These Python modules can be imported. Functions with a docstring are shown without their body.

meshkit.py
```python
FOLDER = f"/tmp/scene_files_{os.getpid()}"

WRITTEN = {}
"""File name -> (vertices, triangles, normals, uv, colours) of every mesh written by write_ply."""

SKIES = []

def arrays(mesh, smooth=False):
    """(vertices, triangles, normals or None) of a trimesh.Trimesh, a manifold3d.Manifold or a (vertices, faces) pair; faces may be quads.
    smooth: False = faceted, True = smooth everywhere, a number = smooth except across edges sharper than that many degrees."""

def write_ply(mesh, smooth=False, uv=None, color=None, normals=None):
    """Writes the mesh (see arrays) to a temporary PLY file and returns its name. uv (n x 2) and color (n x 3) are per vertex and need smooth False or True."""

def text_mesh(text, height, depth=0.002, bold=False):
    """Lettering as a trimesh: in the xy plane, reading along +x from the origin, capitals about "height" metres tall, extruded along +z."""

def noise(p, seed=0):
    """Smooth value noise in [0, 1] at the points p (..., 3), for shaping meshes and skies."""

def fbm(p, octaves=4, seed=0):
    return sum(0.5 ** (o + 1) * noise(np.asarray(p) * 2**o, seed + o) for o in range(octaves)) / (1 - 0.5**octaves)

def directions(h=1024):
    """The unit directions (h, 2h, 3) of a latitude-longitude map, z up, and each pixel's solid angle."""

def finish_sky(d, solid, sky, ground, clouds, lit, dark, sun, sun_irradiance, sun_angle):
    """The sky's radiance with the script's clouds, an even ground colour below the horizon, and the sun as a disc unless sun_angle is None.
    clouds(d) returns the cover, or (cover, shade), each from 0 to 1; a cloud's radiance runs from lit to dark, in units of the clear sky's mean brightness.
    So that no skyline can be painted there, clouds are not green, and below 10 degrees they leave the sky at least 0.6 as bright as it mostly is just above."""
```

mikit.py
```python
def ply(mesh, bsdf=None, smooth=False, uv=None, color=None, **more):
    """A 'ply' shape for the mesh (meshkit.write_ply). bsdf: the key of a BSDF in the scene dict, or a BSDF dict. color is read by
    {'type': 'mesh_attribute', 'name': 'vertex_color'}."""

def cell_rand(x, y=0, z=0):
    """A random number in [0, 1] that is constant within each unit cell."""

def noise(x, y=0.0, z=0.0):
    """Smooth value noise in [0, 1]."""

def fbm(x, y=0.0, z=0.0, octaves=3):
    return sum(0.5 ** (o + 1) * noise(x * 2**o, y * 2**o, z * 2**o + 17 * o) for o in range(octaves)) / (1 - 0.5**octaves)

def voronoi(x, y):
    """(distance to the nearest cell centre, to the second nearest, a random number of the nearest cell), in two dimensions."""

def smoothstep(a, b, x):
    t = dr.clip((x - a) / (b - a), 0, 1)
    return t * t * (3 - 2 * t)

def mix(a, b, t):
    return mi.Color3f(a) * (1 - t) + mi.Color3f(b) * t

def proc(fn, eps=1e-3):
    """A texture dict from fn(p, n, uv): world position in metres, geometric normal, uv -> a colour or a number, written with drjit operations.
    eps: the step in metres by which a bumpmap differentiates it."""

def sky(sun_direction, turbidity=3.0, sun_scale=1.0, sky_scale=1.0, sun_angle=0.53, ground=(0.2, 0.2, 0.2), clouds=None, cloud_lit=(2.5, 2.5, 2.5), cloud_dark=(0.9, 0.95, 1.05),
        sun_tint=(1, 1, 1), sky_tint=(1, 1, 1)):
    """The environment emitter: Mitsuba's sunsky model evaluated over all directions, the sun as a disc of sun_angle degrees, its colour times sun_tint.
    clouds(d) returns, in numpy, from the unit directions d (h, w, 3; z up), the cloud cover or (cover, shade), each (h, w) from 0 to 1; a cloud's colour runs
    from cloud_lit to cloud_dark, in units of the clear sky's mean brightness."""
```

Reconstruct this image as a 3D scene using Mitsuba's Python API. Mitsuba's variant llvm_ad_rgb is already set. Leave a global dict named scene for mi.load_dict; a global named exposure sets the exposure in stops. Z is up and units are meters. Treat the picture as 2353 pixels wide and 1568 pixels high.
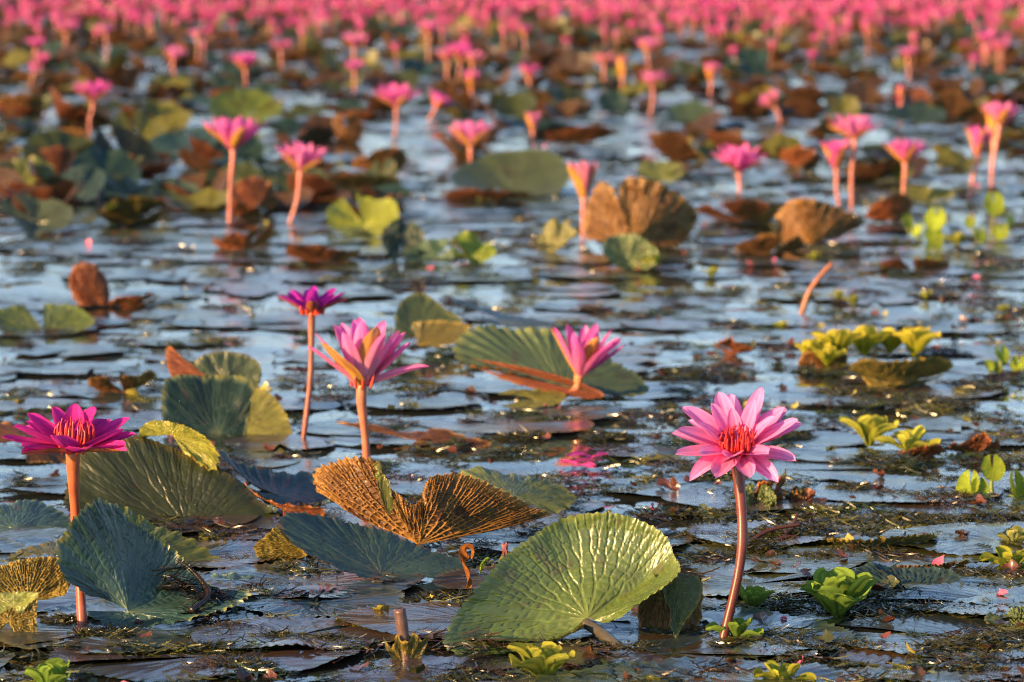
import math
import numpy as np
import drjit as dr
import mitsuba as mi
import mikit
import meshkit
from scipy.spatial import cKDTree

# ------------------------------------------------------------------ camera, sky, exposure
CAM_H = 0.70                                   # metres above the water (a boat seat)
PW, PH, FPX, HORIZON = 2353.0, 1568.0, 9793.0, -141.0     # survey frame of the photograph, focal length in its pixels
PITCH = math.atan((PH / 2 - HORIZON) / FPX)
FWD = np.array([0, math.cos(PITCH), -math.sin(PITCH)])
UPV = np.array([0, math.sin(PITCH), math.cos(PITCH)])
T = mi.ScalarTransform4f
scene, labels = {}, {}
scene['camera'] = {
    'type': 'thinlens', 'fov': math.degrees(2 * math.atan(PW / 2 / FPX)), 'fov_axis': 'x',
    'aperture_radius': 0.0063, 'focus_distance': 4.45, 'near_clip': 0.05, 'far_clip': 6000.0,
    'to_world': T().look_at(origin=[0, 0, CAM_H], target=[0, float(FWD[1]), CAM_H + float(FWD[2])], up=[0, 0, 1])}
SUN = (-0.80, -0.60, 0.27)
scene['sky'] = mikit.sky(SUN, turbidity=3.5, sun_scale=1.4, sky_scale=1.12, sun_tint=(1.0, 0.88, 0.76), sky_tint=(0.90, 0.97, 1.20))
exposure = 2.98


def ray(vx, vy):
    return FWD + np.array([(vx - PW / 2) / FPX, 0, 0]) - UPV * ((vy - PH / 2) / FPX)


def at(vx, vy, Y):
    d = ray(vx, vy)
    return np.array([0, 0, CAM_H]) + d * (Y / d[1])


def ground_depth(vy):
    d = ray(PW / 2, vy)
    return d[1] * CAM_H / -d[2]


def gp(vx, vy, z=0.0):
    d = ray(vx, vy)
    return np.array([0, 0, CAM_H]) + d * ((CAM_H - z) / -d[2])


def pxm(Y):
    return FPX / Y


# ------------------------------------------------------------------ materials
# A mesh carries its colours in its uv: two hues of the mesh (packed integers), how far each point is from one to the other, and its brightness.
def unpack(uv):
    i, j = dr.floor(uv.x / 8), dr.floor(uv.y / 8)
    return i, j, uv.x - 8 * i - 2, dr.square(uv.y - 8 * j)


def hue(i):
    r = dr.floor(i / 256)
    g = dr.floor((i - 256 * r) / 16)
    return mi.Color3f(dr.square(r / 15), dr.square(g / 15), dr.square((i - 256 * r - 16 * g) / 15))


def paint_fn(p, n, uv):
    i, j, a, b = unpack(uv)
    c = mikit.mix(hue(i), hue(j), dr.clip(a, 0, 1))
    return mikit.mix(c, (1.0, 0.55, 0.25), dr.clip(-a, 0, 1)) * b


def under_fn(base, vein):
    def fn(p, n, uv):
        i, j, a, b = unpack(uv)
        m = dr.clip(a, 0, 1)
        return mikit.mix(base, vein, m) * (0.55 + 6.0 * dr.clip(b, 0, 0.12))
    return mikit.proc(fn)


def sepal_fn(p, n, uv):
    i, j, a, b = unpack(uv)
    return mikit.mix((0.34, 0.09, 0.02), (0.60, 0.32, 0.05), mikit.smoothstep(0.45, 0.85, b))


def pack(c0, c1, a, g):
    """(uv, codes) for points that go from colour c0 (a = 0) to c1 (a = 1), or to dead brown (a = -1), times the brightness g"""
    c0, c1 = np.asarray(c0, float), np.asarray(c1, float)
    m0, m1 = c0.max(), c1.max()
    code = [int(round(math.sqrt(x[0] / x.max()) * 15)) * 256 + int(round(math.sqrt(x[1] / x.max()) * 15)) * 16 + int(round(math.sqrt(x[2] / x.max()) * 15)) for x in (c0, c1)]
    a, g = np.broadcast_arrays(np.asarray(a, float), np.asarray(g, float))
    a = np.clip(a, -1, 1)
    B = np.where(a >= 0, m0 + (m1 - m0) * a, m0 + (0.06 - m0) * -a) * g
    ab = np.stack([a, np.sqrt(np.clip(B, 0, 0.96))], -1).reshape(-1, 2)
    return ab, np.tile(code, (len(ab), 1))


VC = mikit.proc(paint_fn)


def leaf_bsdf(rough, trans, spec, under):
    return {'type': 'blendbsdf', 'weight': trans,
            'a': {'type': 'twosided',
                  'front': {'type': 'principled', 'base_color': VC, 'roughness': rough, 'specular': spec},
                  'back': {'type': 'principled', 'base_color': under, 'roughness': 0.45, 'specular': 0.45}},
            'b': {'type': 'principledthin', 'base_color': VC, 'roughness': rough, 'diff_trans': 2.0, 'eta': 1.45}}


OLIVE, BROWN, RUST = under_fn((0.085, 0.07, 0.016), (0.36, 0.25, 0.045)), under_fn((0.090, 0.034, 0.012), (0.33, 0.165, 0.04)), under_fn((0.15, 0.040, 0.016), (0.36, 0.13, 0.04))
scene['mat_leaf'] = leaf_bsdf(0.34, 0.30, 0.5, BROWN)
scene['mat_olive_leaf'] = leaf_bsdf(0.34, 0.30, 0.5, OLIVE)
scene['mat_rust_leaf'] = leaf_bsdf(0.34, 0.25, 0.5, RUST)
scene['mat_far_leaf'] = leaf_bsdf(0.40, 0.25, 0.4, under_fn((0.070, 0.030, 0.013), (0.17, 0.08, 0.03)))
scene['mat_far_rust_leaf'] = leaf_bsdf(0.40, 0.25, 0.4, under_fn((0.095, 0.030, 0.014), (0.19, 0.07, 0.03)))
scene['mat_sheen_leaf'] = leaf_bsdf(0.39, 0.18, 1.0, BROWN)
scene['mat_gloss_leaf'] = leaf_bsdf(0.40, 0.20, 0.9, BROWN)
scene['mat_pad'] = leaf_bsdf(0.17, 0.05, 0.5, BROWN)
scene['mat_petal'] = {'type': 'principledthin', 'base_color': VC, 'roughness': 0.42, 'diff_trans': 0.75, 'eta': 1.35}
scene['mat_sepal'] = {'type': 'blendbsdf', 'weight': 0.15,
                      'a': {'type': 'twosided', 'front': {'type': 'principled', 'base_color': VC, 'roughness': 0.45},
                            'back': {'type': 'principled', 'base_color': mikit.proc(sepal_fn), 'roughness': 0.4, 'specular': 0.5}},
                      'b': {'type': 'principledthin', 'base_color': VC, 'roughness': 0.5, 'diff_trans': 2.0, 'eta': 1.4}}
scene['mat_stem'] = {'type': 'twosided', 'b': {'type': 'principled', 'base_color': VC, 'roughness': 0.34, 'specular': 0.5}}
scene['mat_wet'] = {'type': 'twosided', 'b': {'type': 'principled', 'base_color': VC, 'roughness': 0.22, 'specular': 0.5}}
scene['mat_soft'] = {'type': 'principledthin', 'base_color': VC, 'roughness': 0.52, 'diff_trans': 0.8, 'eta': 1.35}


def water_bump(p, n, uv):
    return mikit.fbm(p.x * 9, p.y * 7, 0.0, 3) * 0.006


scene['mat_water'] = {'type': 'bumpmap', 'scale': 1.0, 'tex': mikit.proc(water_bump, eps=4e-3),
                      'b': {'type': 'principled', 'base_color': {'type': 'rgb', 'value': [0.018, 0.020, 0.014]}, 'roughness': 0.045, 'specular': 0.36}}


# ------------------------------------------------------------------ bookkeeping
used = {}


def numbered(name):
    n = used.get(name, 0)
    used[name] = n + 1
    return name if n == 0 else f'{name}_{n:03d}'


def thing(name, label, cat, group=None, kind=None):
    key = numbered(name)
    labels[key] = {'label': label, 'category': cat}
    if group:
        labels[key]['group'] = group
    if kind:
        labels[key]['kind'] = kind
    return key


def put(key, m, mat):
    v, f, ab, code = m
    scene[key] = mikit.ply((v, f), mat, smooth=True, uv=np.stack([ab[:, 0] + 2, ab[:, 1]], 1) + 8.0 * code)


def part(parent, name, m, mat, label=None):
    key = numbered(parent + '__' + name)
    put(key, m, mat)
    if label:
        labels[key] = {'label': label}
    return key


def join(ms):
    vs, fs, us, cs, n = [], [], [], [], 0
    for v, f, uv, c in ms:
        vs.append(v), fs.append(f + n), us.append(uv), cs.append(c)
        n += len(v)
    return np.vstack(vs), np.vstack(fs), np.vstack(us), np.vstack(cs)


def moved(m, M):
    v, f, uv, c = m
    if np.linalg.det(M[:3, :3]) < 0:
        f = f[:, ::-1]
    return v @ M[:3, :3].T + M[:3, 3], f, uv, c


def rot(axis, a):
    axis = np.asarray(axis, float) / np.linalg.norm(axis)
    K = np.array([[0, -axis[2], axis[1]], [axis[2], 0, -axis[0]], [-axis[1], axis[0], 0]])
    M = np.eye(4)
    M[:3, :3] = np.eye(3) + math.sin(a) * K + (1 - math.cos(a)) * K @ K
    return M


def shift(p):
    M = np.eye(4)
    M[:3, 3] = p
    return M


def scl(s):
    M = np.eye(4)
    M[:3, :3] *= s
    return M


def frame(z, spin=0.0):
    """rotation that takes +z to the direction z"""
    z = np.asarray(z, float) / np.linalg.norm(z)
    x = np.cross([0, 1, 0], z)
    x = x / np.linalg.norm(x) if np.linalg.norm(x) > 1e-6 else np.array([1.0, 0, 0])
    M = np.eye(4)
    M[:3, :3] = np.stack([x, np.cross(z, x), z], 1)
    return M @ rot([0, 0, 1], spin)


def grid_faces(nr, nt):
    i, j = np.meshgrid(np.arange(nr - 1), np.arange(nt - 1), indexing='ij')
    a = i * nt + j
    q = np.stack([a, a + 1, a + nt + 1, a + nt], -1).reshape(-1, 4)
    return np.vstack([q[:, [0, 1, 2]], q[:, [0, 2, 3]]])


def sstep(a, b, x):
    t = np.clip((x - a) / (b - a), 0, 1)
    return t * t * (3 - 2 * t)


def spline(pts, n, k=12):
    """points evenly along a Catmull-Rom curve"""
    p = np.asarray(pts, float)
    q = np.vstack([2 * p[0] - p[1], p, 2 * p[-1] - p[-2]])
    t = np.linspace(0, 1, k, endpoint=False)[:, None]
    out = []
    for i in range(len(p) - 1):
        a, b, c, d = q[i:i + 4]
        out.append(0.5 * (2 * b + (c - a) * t + (2 * a - 5 * b + 4 * c - d) * t**2 + (3 * b - a - 3 * c + d) * t**3))
    out = np.vstack(out + [p[-1:]])
    s = np.r_[0, np.cumsum(np.linalg.norm(np.diff(out, axis=0), axis=1))]
    u = np.linspace(0, s[-1], n)
    return np.stack([np.interp(u, s, out[:, i]) for i in range(out.shape[1])], 1), s[-1]


def tube(pts, radii, sides=8, col=(0.3, 0.1, 0.06), col2=None, n=24, seed=0):
    p, _ = spline(pts, n) if len(pts) > 2 else (np.linspace(pts[0], pts[1], n), 0)
    r = np.interp(np.linspace(0, 1, n), np.linspace(0, 1, len(radii)), radii)
    r = r * (0.92 + 0.16 * meshkit.noise(np.c_[np.linspace(0, 9, n), np.full(n, seed), np.zeros(n)], seed))
    t = np.gradient(p, axis=0)
    t /= np.linalg.norm(t, axis=1, keepdims=True) + 1e-12
    a = np.cross(t, [0.31, 0.9, 0.2])
    a /= np.linalg.norm(a, axis=1, keepdims=True)
    b = np.cross(t, a)
    ang = np.linspace(0, 2 * np.pi, sides + 1)
    v = p[:, None] + r[:, None, None] * (np.cos(ang)[None, :, None] * a[:, None] + np.sin(ang)[None, :, None] * b[:, None])
    nz = 0.65 + 0.7 * meshkit.fbm(v * 90 + seed * 3.1, 3)
    tt = np.broadcast_to(np.linspace(0, 1, n)[:, None], v.shape[:2])
    tt, nz = np.r_[tt.ravel(), 0, 1], np.r_[nz.ravel(), 1, 1]
    v = v.reshape(-1, 3)
    f = grid_faces(n, sides + 1)
    # end caps
    k = len(v)
    v = np.vstack([v, p[:1], p[-1:]])
    j = np.arange(sides)
    f = np.vstack([f, np.c_[np.full(sides, k), j + 1, j], np.c_[np.full(sides, k + 1), (n - 1) * (sides + 1) + j, (n - 1) * (sides + 1) + j + 1]])
    return (v, f, *pack(col, col if col2 is None else col2, tt, nz))


# ------------------------------------------------------------------ veins of a lily leaf, in its unit disc
def make_veins(seed, n0=15):
    rng = np.random.default_rng(seed)
    pts, wid = [], []
    level = [(0.25 + (k + 0.5 + rng.uniform(-.15, .15)) / n0 * (2 * math.pi - 0.5)) for k in range(n0)]
    cuts = [0.0, 0.30 + 0.03 * rng.uniform(), 0.56, 0.80, 1.02]
    wide = [0.021, 0.014, 0.010, 0.007]
    for lv in range(4):
        r0, r1 = cuts[lv], cuts[lv + 1]
        s = np.linspace(0, 1, 60)
        nxt, paths = [], []
        half = (2 * math.pi - 0.5) / len(level) / 4
        for th in level:
            if lv == 0:
                paths.append(np.full(60, th))
                nxt.append(th)
            else:
                for sg in (-1, 1):
                    e = th + sg * half + rng.uniform(-.2, .2) * half
                    paths.append(th + (e - th) * sstep(0, 0.55, s) + 0.15 * half * np.sin(s * 7 + rng.uniform(0, 6)))
                    nxt.append(e)
        off = rng.uniform(-0.05, 0.05, len(paths))
        for k, th in enumerate(paths):
            r = r0 + (r1 - r0) * s + off[k] * s * (1 - s)
            pts.append(np.c_[r * np.cos(th), r * np.sin(th)])
            wid.append(wide[lv] * (1.15 - 0.3 * s))
        # cross veins
        for k in range(len(paths) - 1):
            r = r0 + 0.16 * (lv == 0)
            while r < r1 - 0.02:
                q = np.linspace(0, 1, 14)
                i = int((r - r0) / (r1 - r0) * 59)
                ta, tb = paths[k][i], paths[k + 1][min(59, max(0, i + rng.integers(-6, 7)))]
                rr = r + 0.03 * (np.abs(q - .5) - .5) * rng.uniform(-1, 1)
                th = ta + (tb - ta) * q
                pts.append(np.c_[rr * np.cos(th), rr * np.sin(th)])
                wid.append(np.full(14, wide[lv] * 0.6))
                r += rng.uniform(0.05, 0.085)
        level = sorted(nxt)
    return cKDTree(np.vstack(pts)), np.concatenate(wid)


VEINS = [make_veins(s) for s in (1, 2)]


def vein_mask(t, th, which=0, soft=1.0):
    tree, wid = VEINS[which % len(VEINS)]
    x = np.c_[(t * np.cos(th)).ravel(), (t * np.sin(th)).ravel()]
    d, i = tree.query(x, workers=-1)
    w = wid[i] * soft
    return (1 - sstep(0.35 * w, 1.25 * w, d)).reshape(t.shape)


def leaf_surface(C, rim, nr, nt, teeth, view=None, bulge=(0, 0, 0), top=(0.05, 0.09, 0.04), top2=None, tone=0.7, vein=0.5, relief=0.0006,
                 pleat=0.0008, wave=0.004, tooth=0.03, seed=0, edge=(0.20, 0.18, 0.03), edge_w=0.12, wear=0.5, vsoft=1.0, flat_rim=False, perk=0.0025):
    """A lily leaf: radii from the stalk at C to the rim curve, toothed, pleated and veined. view: 'top' or 'under' turns that side to the camera."""
    rng = np.random.default_rng(seed)
    R, length = spline(rim, nt)
    C = np.asarray(C, float)
    t = np.linspace(0.0, 1, nr) ** 0.85
    j = np.linspace(0, 1, nt)
    th = 0.25 + j * (2 * math.pi - 0.5)
    ph = (j * teeth + 0.35 * meshkit.noise(np.c_[j * teeth * .6, np.zeros(nt), np.full(nt, seed)], seed)) % 1
    saw = np.where(ph < 0.62, ph / 0.62, (1 - ph) / 0.38) ** 1.4 - 0.45
    amp = tooth * (0.6 + 0.8 * meshkit.noise(np.c_[j * 14, np.full(nt, seed), np.zeros(nt)], seed + 1))
    tt = t[:, None]
    scale = tt * (1 + amp[None] * saw[None] * sstep(0.82, 1, tt))
    P = C + (R[None] - C) * scale[..., None] + np.asarray(bulge)[None, None] * (4 * tt * (1 - tt))[..., None]
    gu, gv = np.gradient(P, axis=0), np.gradient(P, axis=1)
    N = np.cross(gu, gv)
    N /= np.linalg.norm(N, axis=-1, keepdims=True) + 1e-12
    N[0] = N[1:3].mean((0, 1))
    N[0] /= np.linalg.norm(N[0], axis=-1, keepdims=True) + 1e-12
    TT, TH = np.broadcast_to(tt, P.shape[:2]), np.broadcast_to(th, P.shape[:2])
    m = vein_mask(TT, TH, seed, vsoft) if vein > 0 else np.zeros(P.shape[:2])
    size = length / (2 * math.pi)
    X = np.stack([TT * np.cos(TH), TT * np.sin(TH), np.full(P.shape[:2], seed * 1.7)], -1)
    h = (meshkit.fbm(X * 2.3, 2, seed) - 0.5) * 2 * wave * sstep(0.1, 0.9, TT)
    h = h + pleat * np.sin(j * teeth * math.pi * 0.9 + 3 * meshkit.noise(X * 3, seed))[...] * sstep(0.35, 1, TT) ** 2
    h = h + (meshkit.fbm(X * 11, 3, seed + 5) - .5) * 2.2 * relief
    h = h + perk * np.maximum(saw + 0.1, 0)[None] * sstep(0.88, 1, TT) * (0.3 + 1.2 * meshkit.noise(np.c_[j * 9, np.full(nt, seed), np.ones(nt)], seed + 2))[None]
    flip = False
    if view:
        cen, nm = P.mean((0, 1)), N.mean((0, 1))
        toward = nm @ (np.array([0, 0, CAM_H]) - cen) > 0
        flip = toward != (view == 'top')
    h = h + m * relief * 1.5 * (-1 if not flip else 1)     # veins stand out on the underside
    P = P + N * h[..., None]
    if flat_rim:
        P[..., 2] = np.maximum(P[..., 2], 0.0015)
    k = sstep(0.35, 0.65, meshkit.fbm(X * 1.7 + 9, 3, seed + 3))
    lum = lambda c: float(np.mean(c))
    g = 1.0 if top2 is None else 1 + k * (lum(top2) / lum(top) - 1)
    g = g * (0.7 + 0.6 * meshkit.fbm(X * 9, 3, seed + 7))
    a = m * vein * (0.75 - 0.35 * TT) if view != 'under' else m * vein * np.clip(0.35 + 1.1 * meshkit.fbm(X * 2.2 + 4, 2, seed + 21), 0, 1)
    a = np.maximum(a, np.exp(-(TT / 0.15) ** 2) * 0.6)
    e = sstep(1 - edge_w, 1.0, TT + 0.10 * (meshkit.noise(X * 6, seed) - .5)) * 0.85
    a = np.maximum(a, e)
    w = sstep(0.66, 0.74, meshkit.fbm(X * 5 + 31, 4, seed + 11)) * wear
    a = a * (1 - w) - w
    f = grid_faces(nr, nt)
    if not flip:
        f = f[:, ::-1]
    return (P.reshape(-1, 3), f, *pack(top, edge, a, g))


def tone_mat(mat, tone):
    return mat if mat != 'mat_leaf' else 'mat_olive_leaf' if tone < 0.5 else 'mat_rust_leaf' if tone > 0.85 else mat


def hero_leaf(Y0, C, rim, label, view='top', name='lily_leaf', nr=40, nt=380, parent=None, mat='mat_leaf', group=None, cat='leaf', teeth=None, **kw):
    """C and rim as (x, y, depth): where the photograph shows the point, and how far behind the depth Y0 it lies, in the same units."""
    s = pxm(Y0)
    p3 = [at(x, y, Y0 + d / s) for x, y, d in rim]
    c3 = at(C[0], C[1], Y0 + C[2] / s)
    b = kw.pop('bulge', (0, 0, 0))
    b3 = np.array([b[0], b[2], -b[1]]) / s
    length = sum(np.linalg.norm(p3[i + 1] - p3[i]) for i in range(len(p3) - 1))
    m = leaf_surface(c3, p3, nr, nt, teeth or int(length / 0.0095), view, b3, **kw)
    if parent:
        return part(parent, name, m, tone_mat(mat, kw.get('tone', 0.7)))
    key = thing(name, label, cat, group)
    part(key, 'blade', m, tone_mat(mat, kw.get('tone', 0.7)))
    return key


def stalk(parent, pts, r=0.0045, name='stalk', col=(0.20, 0.09, 0.05), col2=None, seed=0):
    return part(parent, name, tube(pts, [r, r], 8, col, col2, seed=seed), 'mat_stem')


# ------------------------------------------------------------------ water and lake bed
def water_mesh():
    xs = np.r_[-3000, -300, np.linspace(-40, 40, 30), 300, 3000]
    ys = np.r_[-3000, -300, -30, np.linspace(0, 120, 40), 400, 5000]
    X, Y = np.meshgrid(xs, ys, indexing='ij')
    v = np.stack([X, Y, 0 * X], -1).reshape(-1, 3)
    f = grid_faces(len(xs), len(ys))
    f = f[:, ::-1] if np.cross(v[f[0, 1]] - v[f[0, 0]], v[f[0, 2]] - v[f[0, 0]])[2] < 0 else f
    return v, f


scene['water'] = mikit.ply(water_mesh(), 'mat_water')
labels['water'] = {'label': 'calm dark lake water showing in gaps between the lily pads', 'category': 'water', 'kind': 'structure'}


# ------------------------------------------------------------------ flat lily pads
def disc_leaf(R, nr, nt, teeth, seed, rise=0.006, droop=0.0, fold=0.0, fold_dir=0.0, cup=0.0, curl=0.0, curl_dir=0.0, **kw):
    """A leaf in its own frame, stalk at the origin, notch towards -x; its rim rises in places, it may be folded, cupped or curled at one side."""
    rng = np.random.default_rng(seed)
    n = 40
    a = np.linspace(-math.pi + 0.16, math.pi - 0.16, n)
    r = R * (1 + 0.08 * np.cos(2 * a) + 0.05 * (meshkit.noise(np.c_[a * 1.3 + 9, np.full(n, seed), np.zeros(n)], seed) - .5))
    r[0], r[-1] = r[1] * 1.02, r[-2] * 1.02
    x, y = r * np.cos(a), r * np.sin(a)
    z = rise * (meshkit.fbm(np.c_[np.cos(a) * 1.5 + 5, np.sin(a) * 1.5, np.full(n, seed * 2.3)], 2, seed) * 2 - 0.62)
    z = z + cup * R
    u = x * math.cos(fold_dir) + y * math.sin(fold_dir)
    z = z + fold * np.abs(u)
    c = (x * math.cos(curl_dir) + y * math.sin(curl_dir)) / R
    k = np.clip(c - 0.1, 0, 1)
    z = z + curl * R * k ** 1.5
    x, y = x - math.cos(curl_dir) * R * curl * 0.55 * k ** 2, y - math.sin(curl_dir) * R * curl * 0.55 * k ** 2
    P = np.c_[x, y, z]
    return leaf_surface([0, 0, 0], P, nr, nt, teeth, None, (0, 0, -0.25 * cup * R), seed=seed, **kw)


def facing_up(m):
    v, f, uv, c = m
    n = np.cross(v[f[:, 1]] - v[f[:, 0]], v[f[:, 2]] - v[f[:, 0]]).sum(0)
    return m if n[2] > 0 else (v, f[:, ::-1], uv, c)


PAD_TOPS = {'blue-green': ((0.022, 0.036, 0.034), (0.030, 0.046, 0.036)), 'grey-purple': ((0.055, 0.040, 0.042), (0.035, 0.035, 0.032)), 'olive green': ((0.05, 0.06, 0.022), (0.025, 0.04, 0.02)), 'brown': ((0.06, 0.036, 0.018), (0.03, 0.024, 0.015))}
PADS = {}
for ti, (tint, (c0, c1)) in enumerate(PAD_TOPS.items()):
    for k in range(3):
        PADS[tint, k] = facing_up(disc_leaf(0.115, 12, 190, 62, 100 + 10 * ti + k, rise=0.009, top=c0, top2=c1, tone=0.6, vein=0.10, relief=0.0005, pleat=0.0001, wave=0.005, perk=0.005, tooth=0.032, edge=((0.06, 0.08, 0.025), (0.09, 0.06, 0.03), (0.11, 0.11, 0.03))[k], edge_w=0.10, wear=0.9))

rng = np.random.default_rng(7)
pads = []                                      # x, y, R of the pads so far


def zone(x, y):
    """where a thing on the water stands, in words"""
    Y = y
    s = pxm(Y)
    vx = PW / 2 + x * s
    side = 'left' if vx < PW / 3 else ('right' if vx > 2 * PW / 3 else 'middle')
    if Y < 4.7:
        row = 'front water'
    elif Y < 6.2:
        row = 'water behind the front leaves'
    elif Y < 8.6:
        row = 'open middle water'
    else:
        row = 'back water'
    return side, row


LANDMARKS = [(n, gp(x, y)) for n, x, y in (
    ('the magenta flower stem', 190, 1445), ('the shell shaped leaf', 360, 1440), ('the broken stem', 930, 1540), ('the glossy green leaf', 1250, 1510), ('the right flower stem', 1660, 1480),
    ('the upright green water lettuce', 1925, 1430), ('the right edge lettuces', 2310, 1330), ('the dark dish shaped leaf', 860, 1350), ('the veined brown leaf', 965, 1290), ('the pale olive toothed leaf', 430, 1325),
    ('the big dark olive leaf', 400, 1235), ('the sky-blue curled leaf', 650, 1165), ('the pale toothed leaf', 1200, 1180), ('the wet brown curled leaf', 2140, 1318), ('the tall half open flower', 846, 1105),
    ('the round leaved hyacinth', 2275, 1145), ('the pale yellow lettuces', 2040, 1045), ('the loose pink petals', 1330, 1080), ('the purple flower stem', 697, 1012), ('the dark slate leaf', 470, 1012),
    ('the long dark brown leaf', 960, 1036), ('the leaning pink flower', 1268, 938), ('the curled brown dead leaf', 290, 906), ('the brown domed leaf', 2065, 893), ('the maroon dead leaf', 1690, 815),
    ('the orange stick', 1836, 735), ('the flat yellow-green leaf', 95, 764), ('the upright red-brown leaf', 205, 702), ('the grey-green mid leaf', 955, 795), ('the pale blue leaf strip', 1150, 752),
    ('the pale green half dark leaf', 1445, 625), ('the thin rust floating leaf', 2100, 618), ('the butterfly shaped leaves', 1035, 606), ('the tent shaped leaf', 1880, 562), ('the rust brown leaf', 565, 575),
    ('the left back leaf cluster', 310, 524), ('the large brown leaf fan', 1468, 572), ('the edge hyacinth', 2270, 560), ('the bright yellow-green leaf', 832, 546))]
NTH = ['nearest', 'second nearest', 'third nearest', 'fourth nearest', 'fifth nearest', 'sixth nearest', 'seventh nearest', 'eighth nearest', 'ninth nearest', 'tenth nearest', 'eleventh nearest', 'twelfth nearest', 'thirteenth nearest', 'fourteenth nearest', 'fifteenth nearest', 'sixteenth nearest']


BACK_MARKS = [(n, gp(x, y)) for n, x, y in (
    ('the rust leaf flower', 527, 517), ('the leaning pink flower', 665, 517), ('the tan leaf flower', 907, 324), ('the centre back flower', 1086, 402), ('the small flower at the left', 205, 308),
    ('the low wide flower', 1697, 452), ('the tallest right flower', 1957, 478), ('the short stemmed flower', 1494, 264), ('the right edge flower', 2277, 442), ('the slim closed bud', 2068, 280),
    ('the tipped pink flower', 1795, 285), ('the low round bud', 1224, 335), ('the domed green leaf', 560, 296), ('the far tan leaf', 52, 276), ('the far teal leaf', 2110, 290), ('the drooping pink flower', 985, 280))]


def by_landmarks(items, word, LANDMARKS=LANDMARKS):
    """items: (key, x, y, tint). Says of each on which side of which landmark it lies and how near."""
    found = {}
    for key, x, y, tint in items:
        d = [math.hypot((x - p[0]), (y - p[1]) * 0.8) for _, p in LANDMARKS]
        i = int(np.argmin(d))
        dx, dy = x - LANDMARKS[i][1][0], y - LANDMARKS[i][1][1]
        side = ('left of', 'right of')[int(dx > 0)] if abs(dx) > abs(dy) * 0.6 else ('in front of', 'behind')[int(dy > 0)]
        found.setdefault((tint, i, side), []).append((d[i], key))
    for (tint, i, side), ks in found.items():
        for n, (_, key) in enumerate(sorted(ks)):
            near = '' if len(ks) == 1 else f', {NTH[min(n, 15)]}'
            labels[key]['label'] = word.format(tint=tint, where=f'{side} {LANDMARKS[i][0]}') + near


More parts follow.
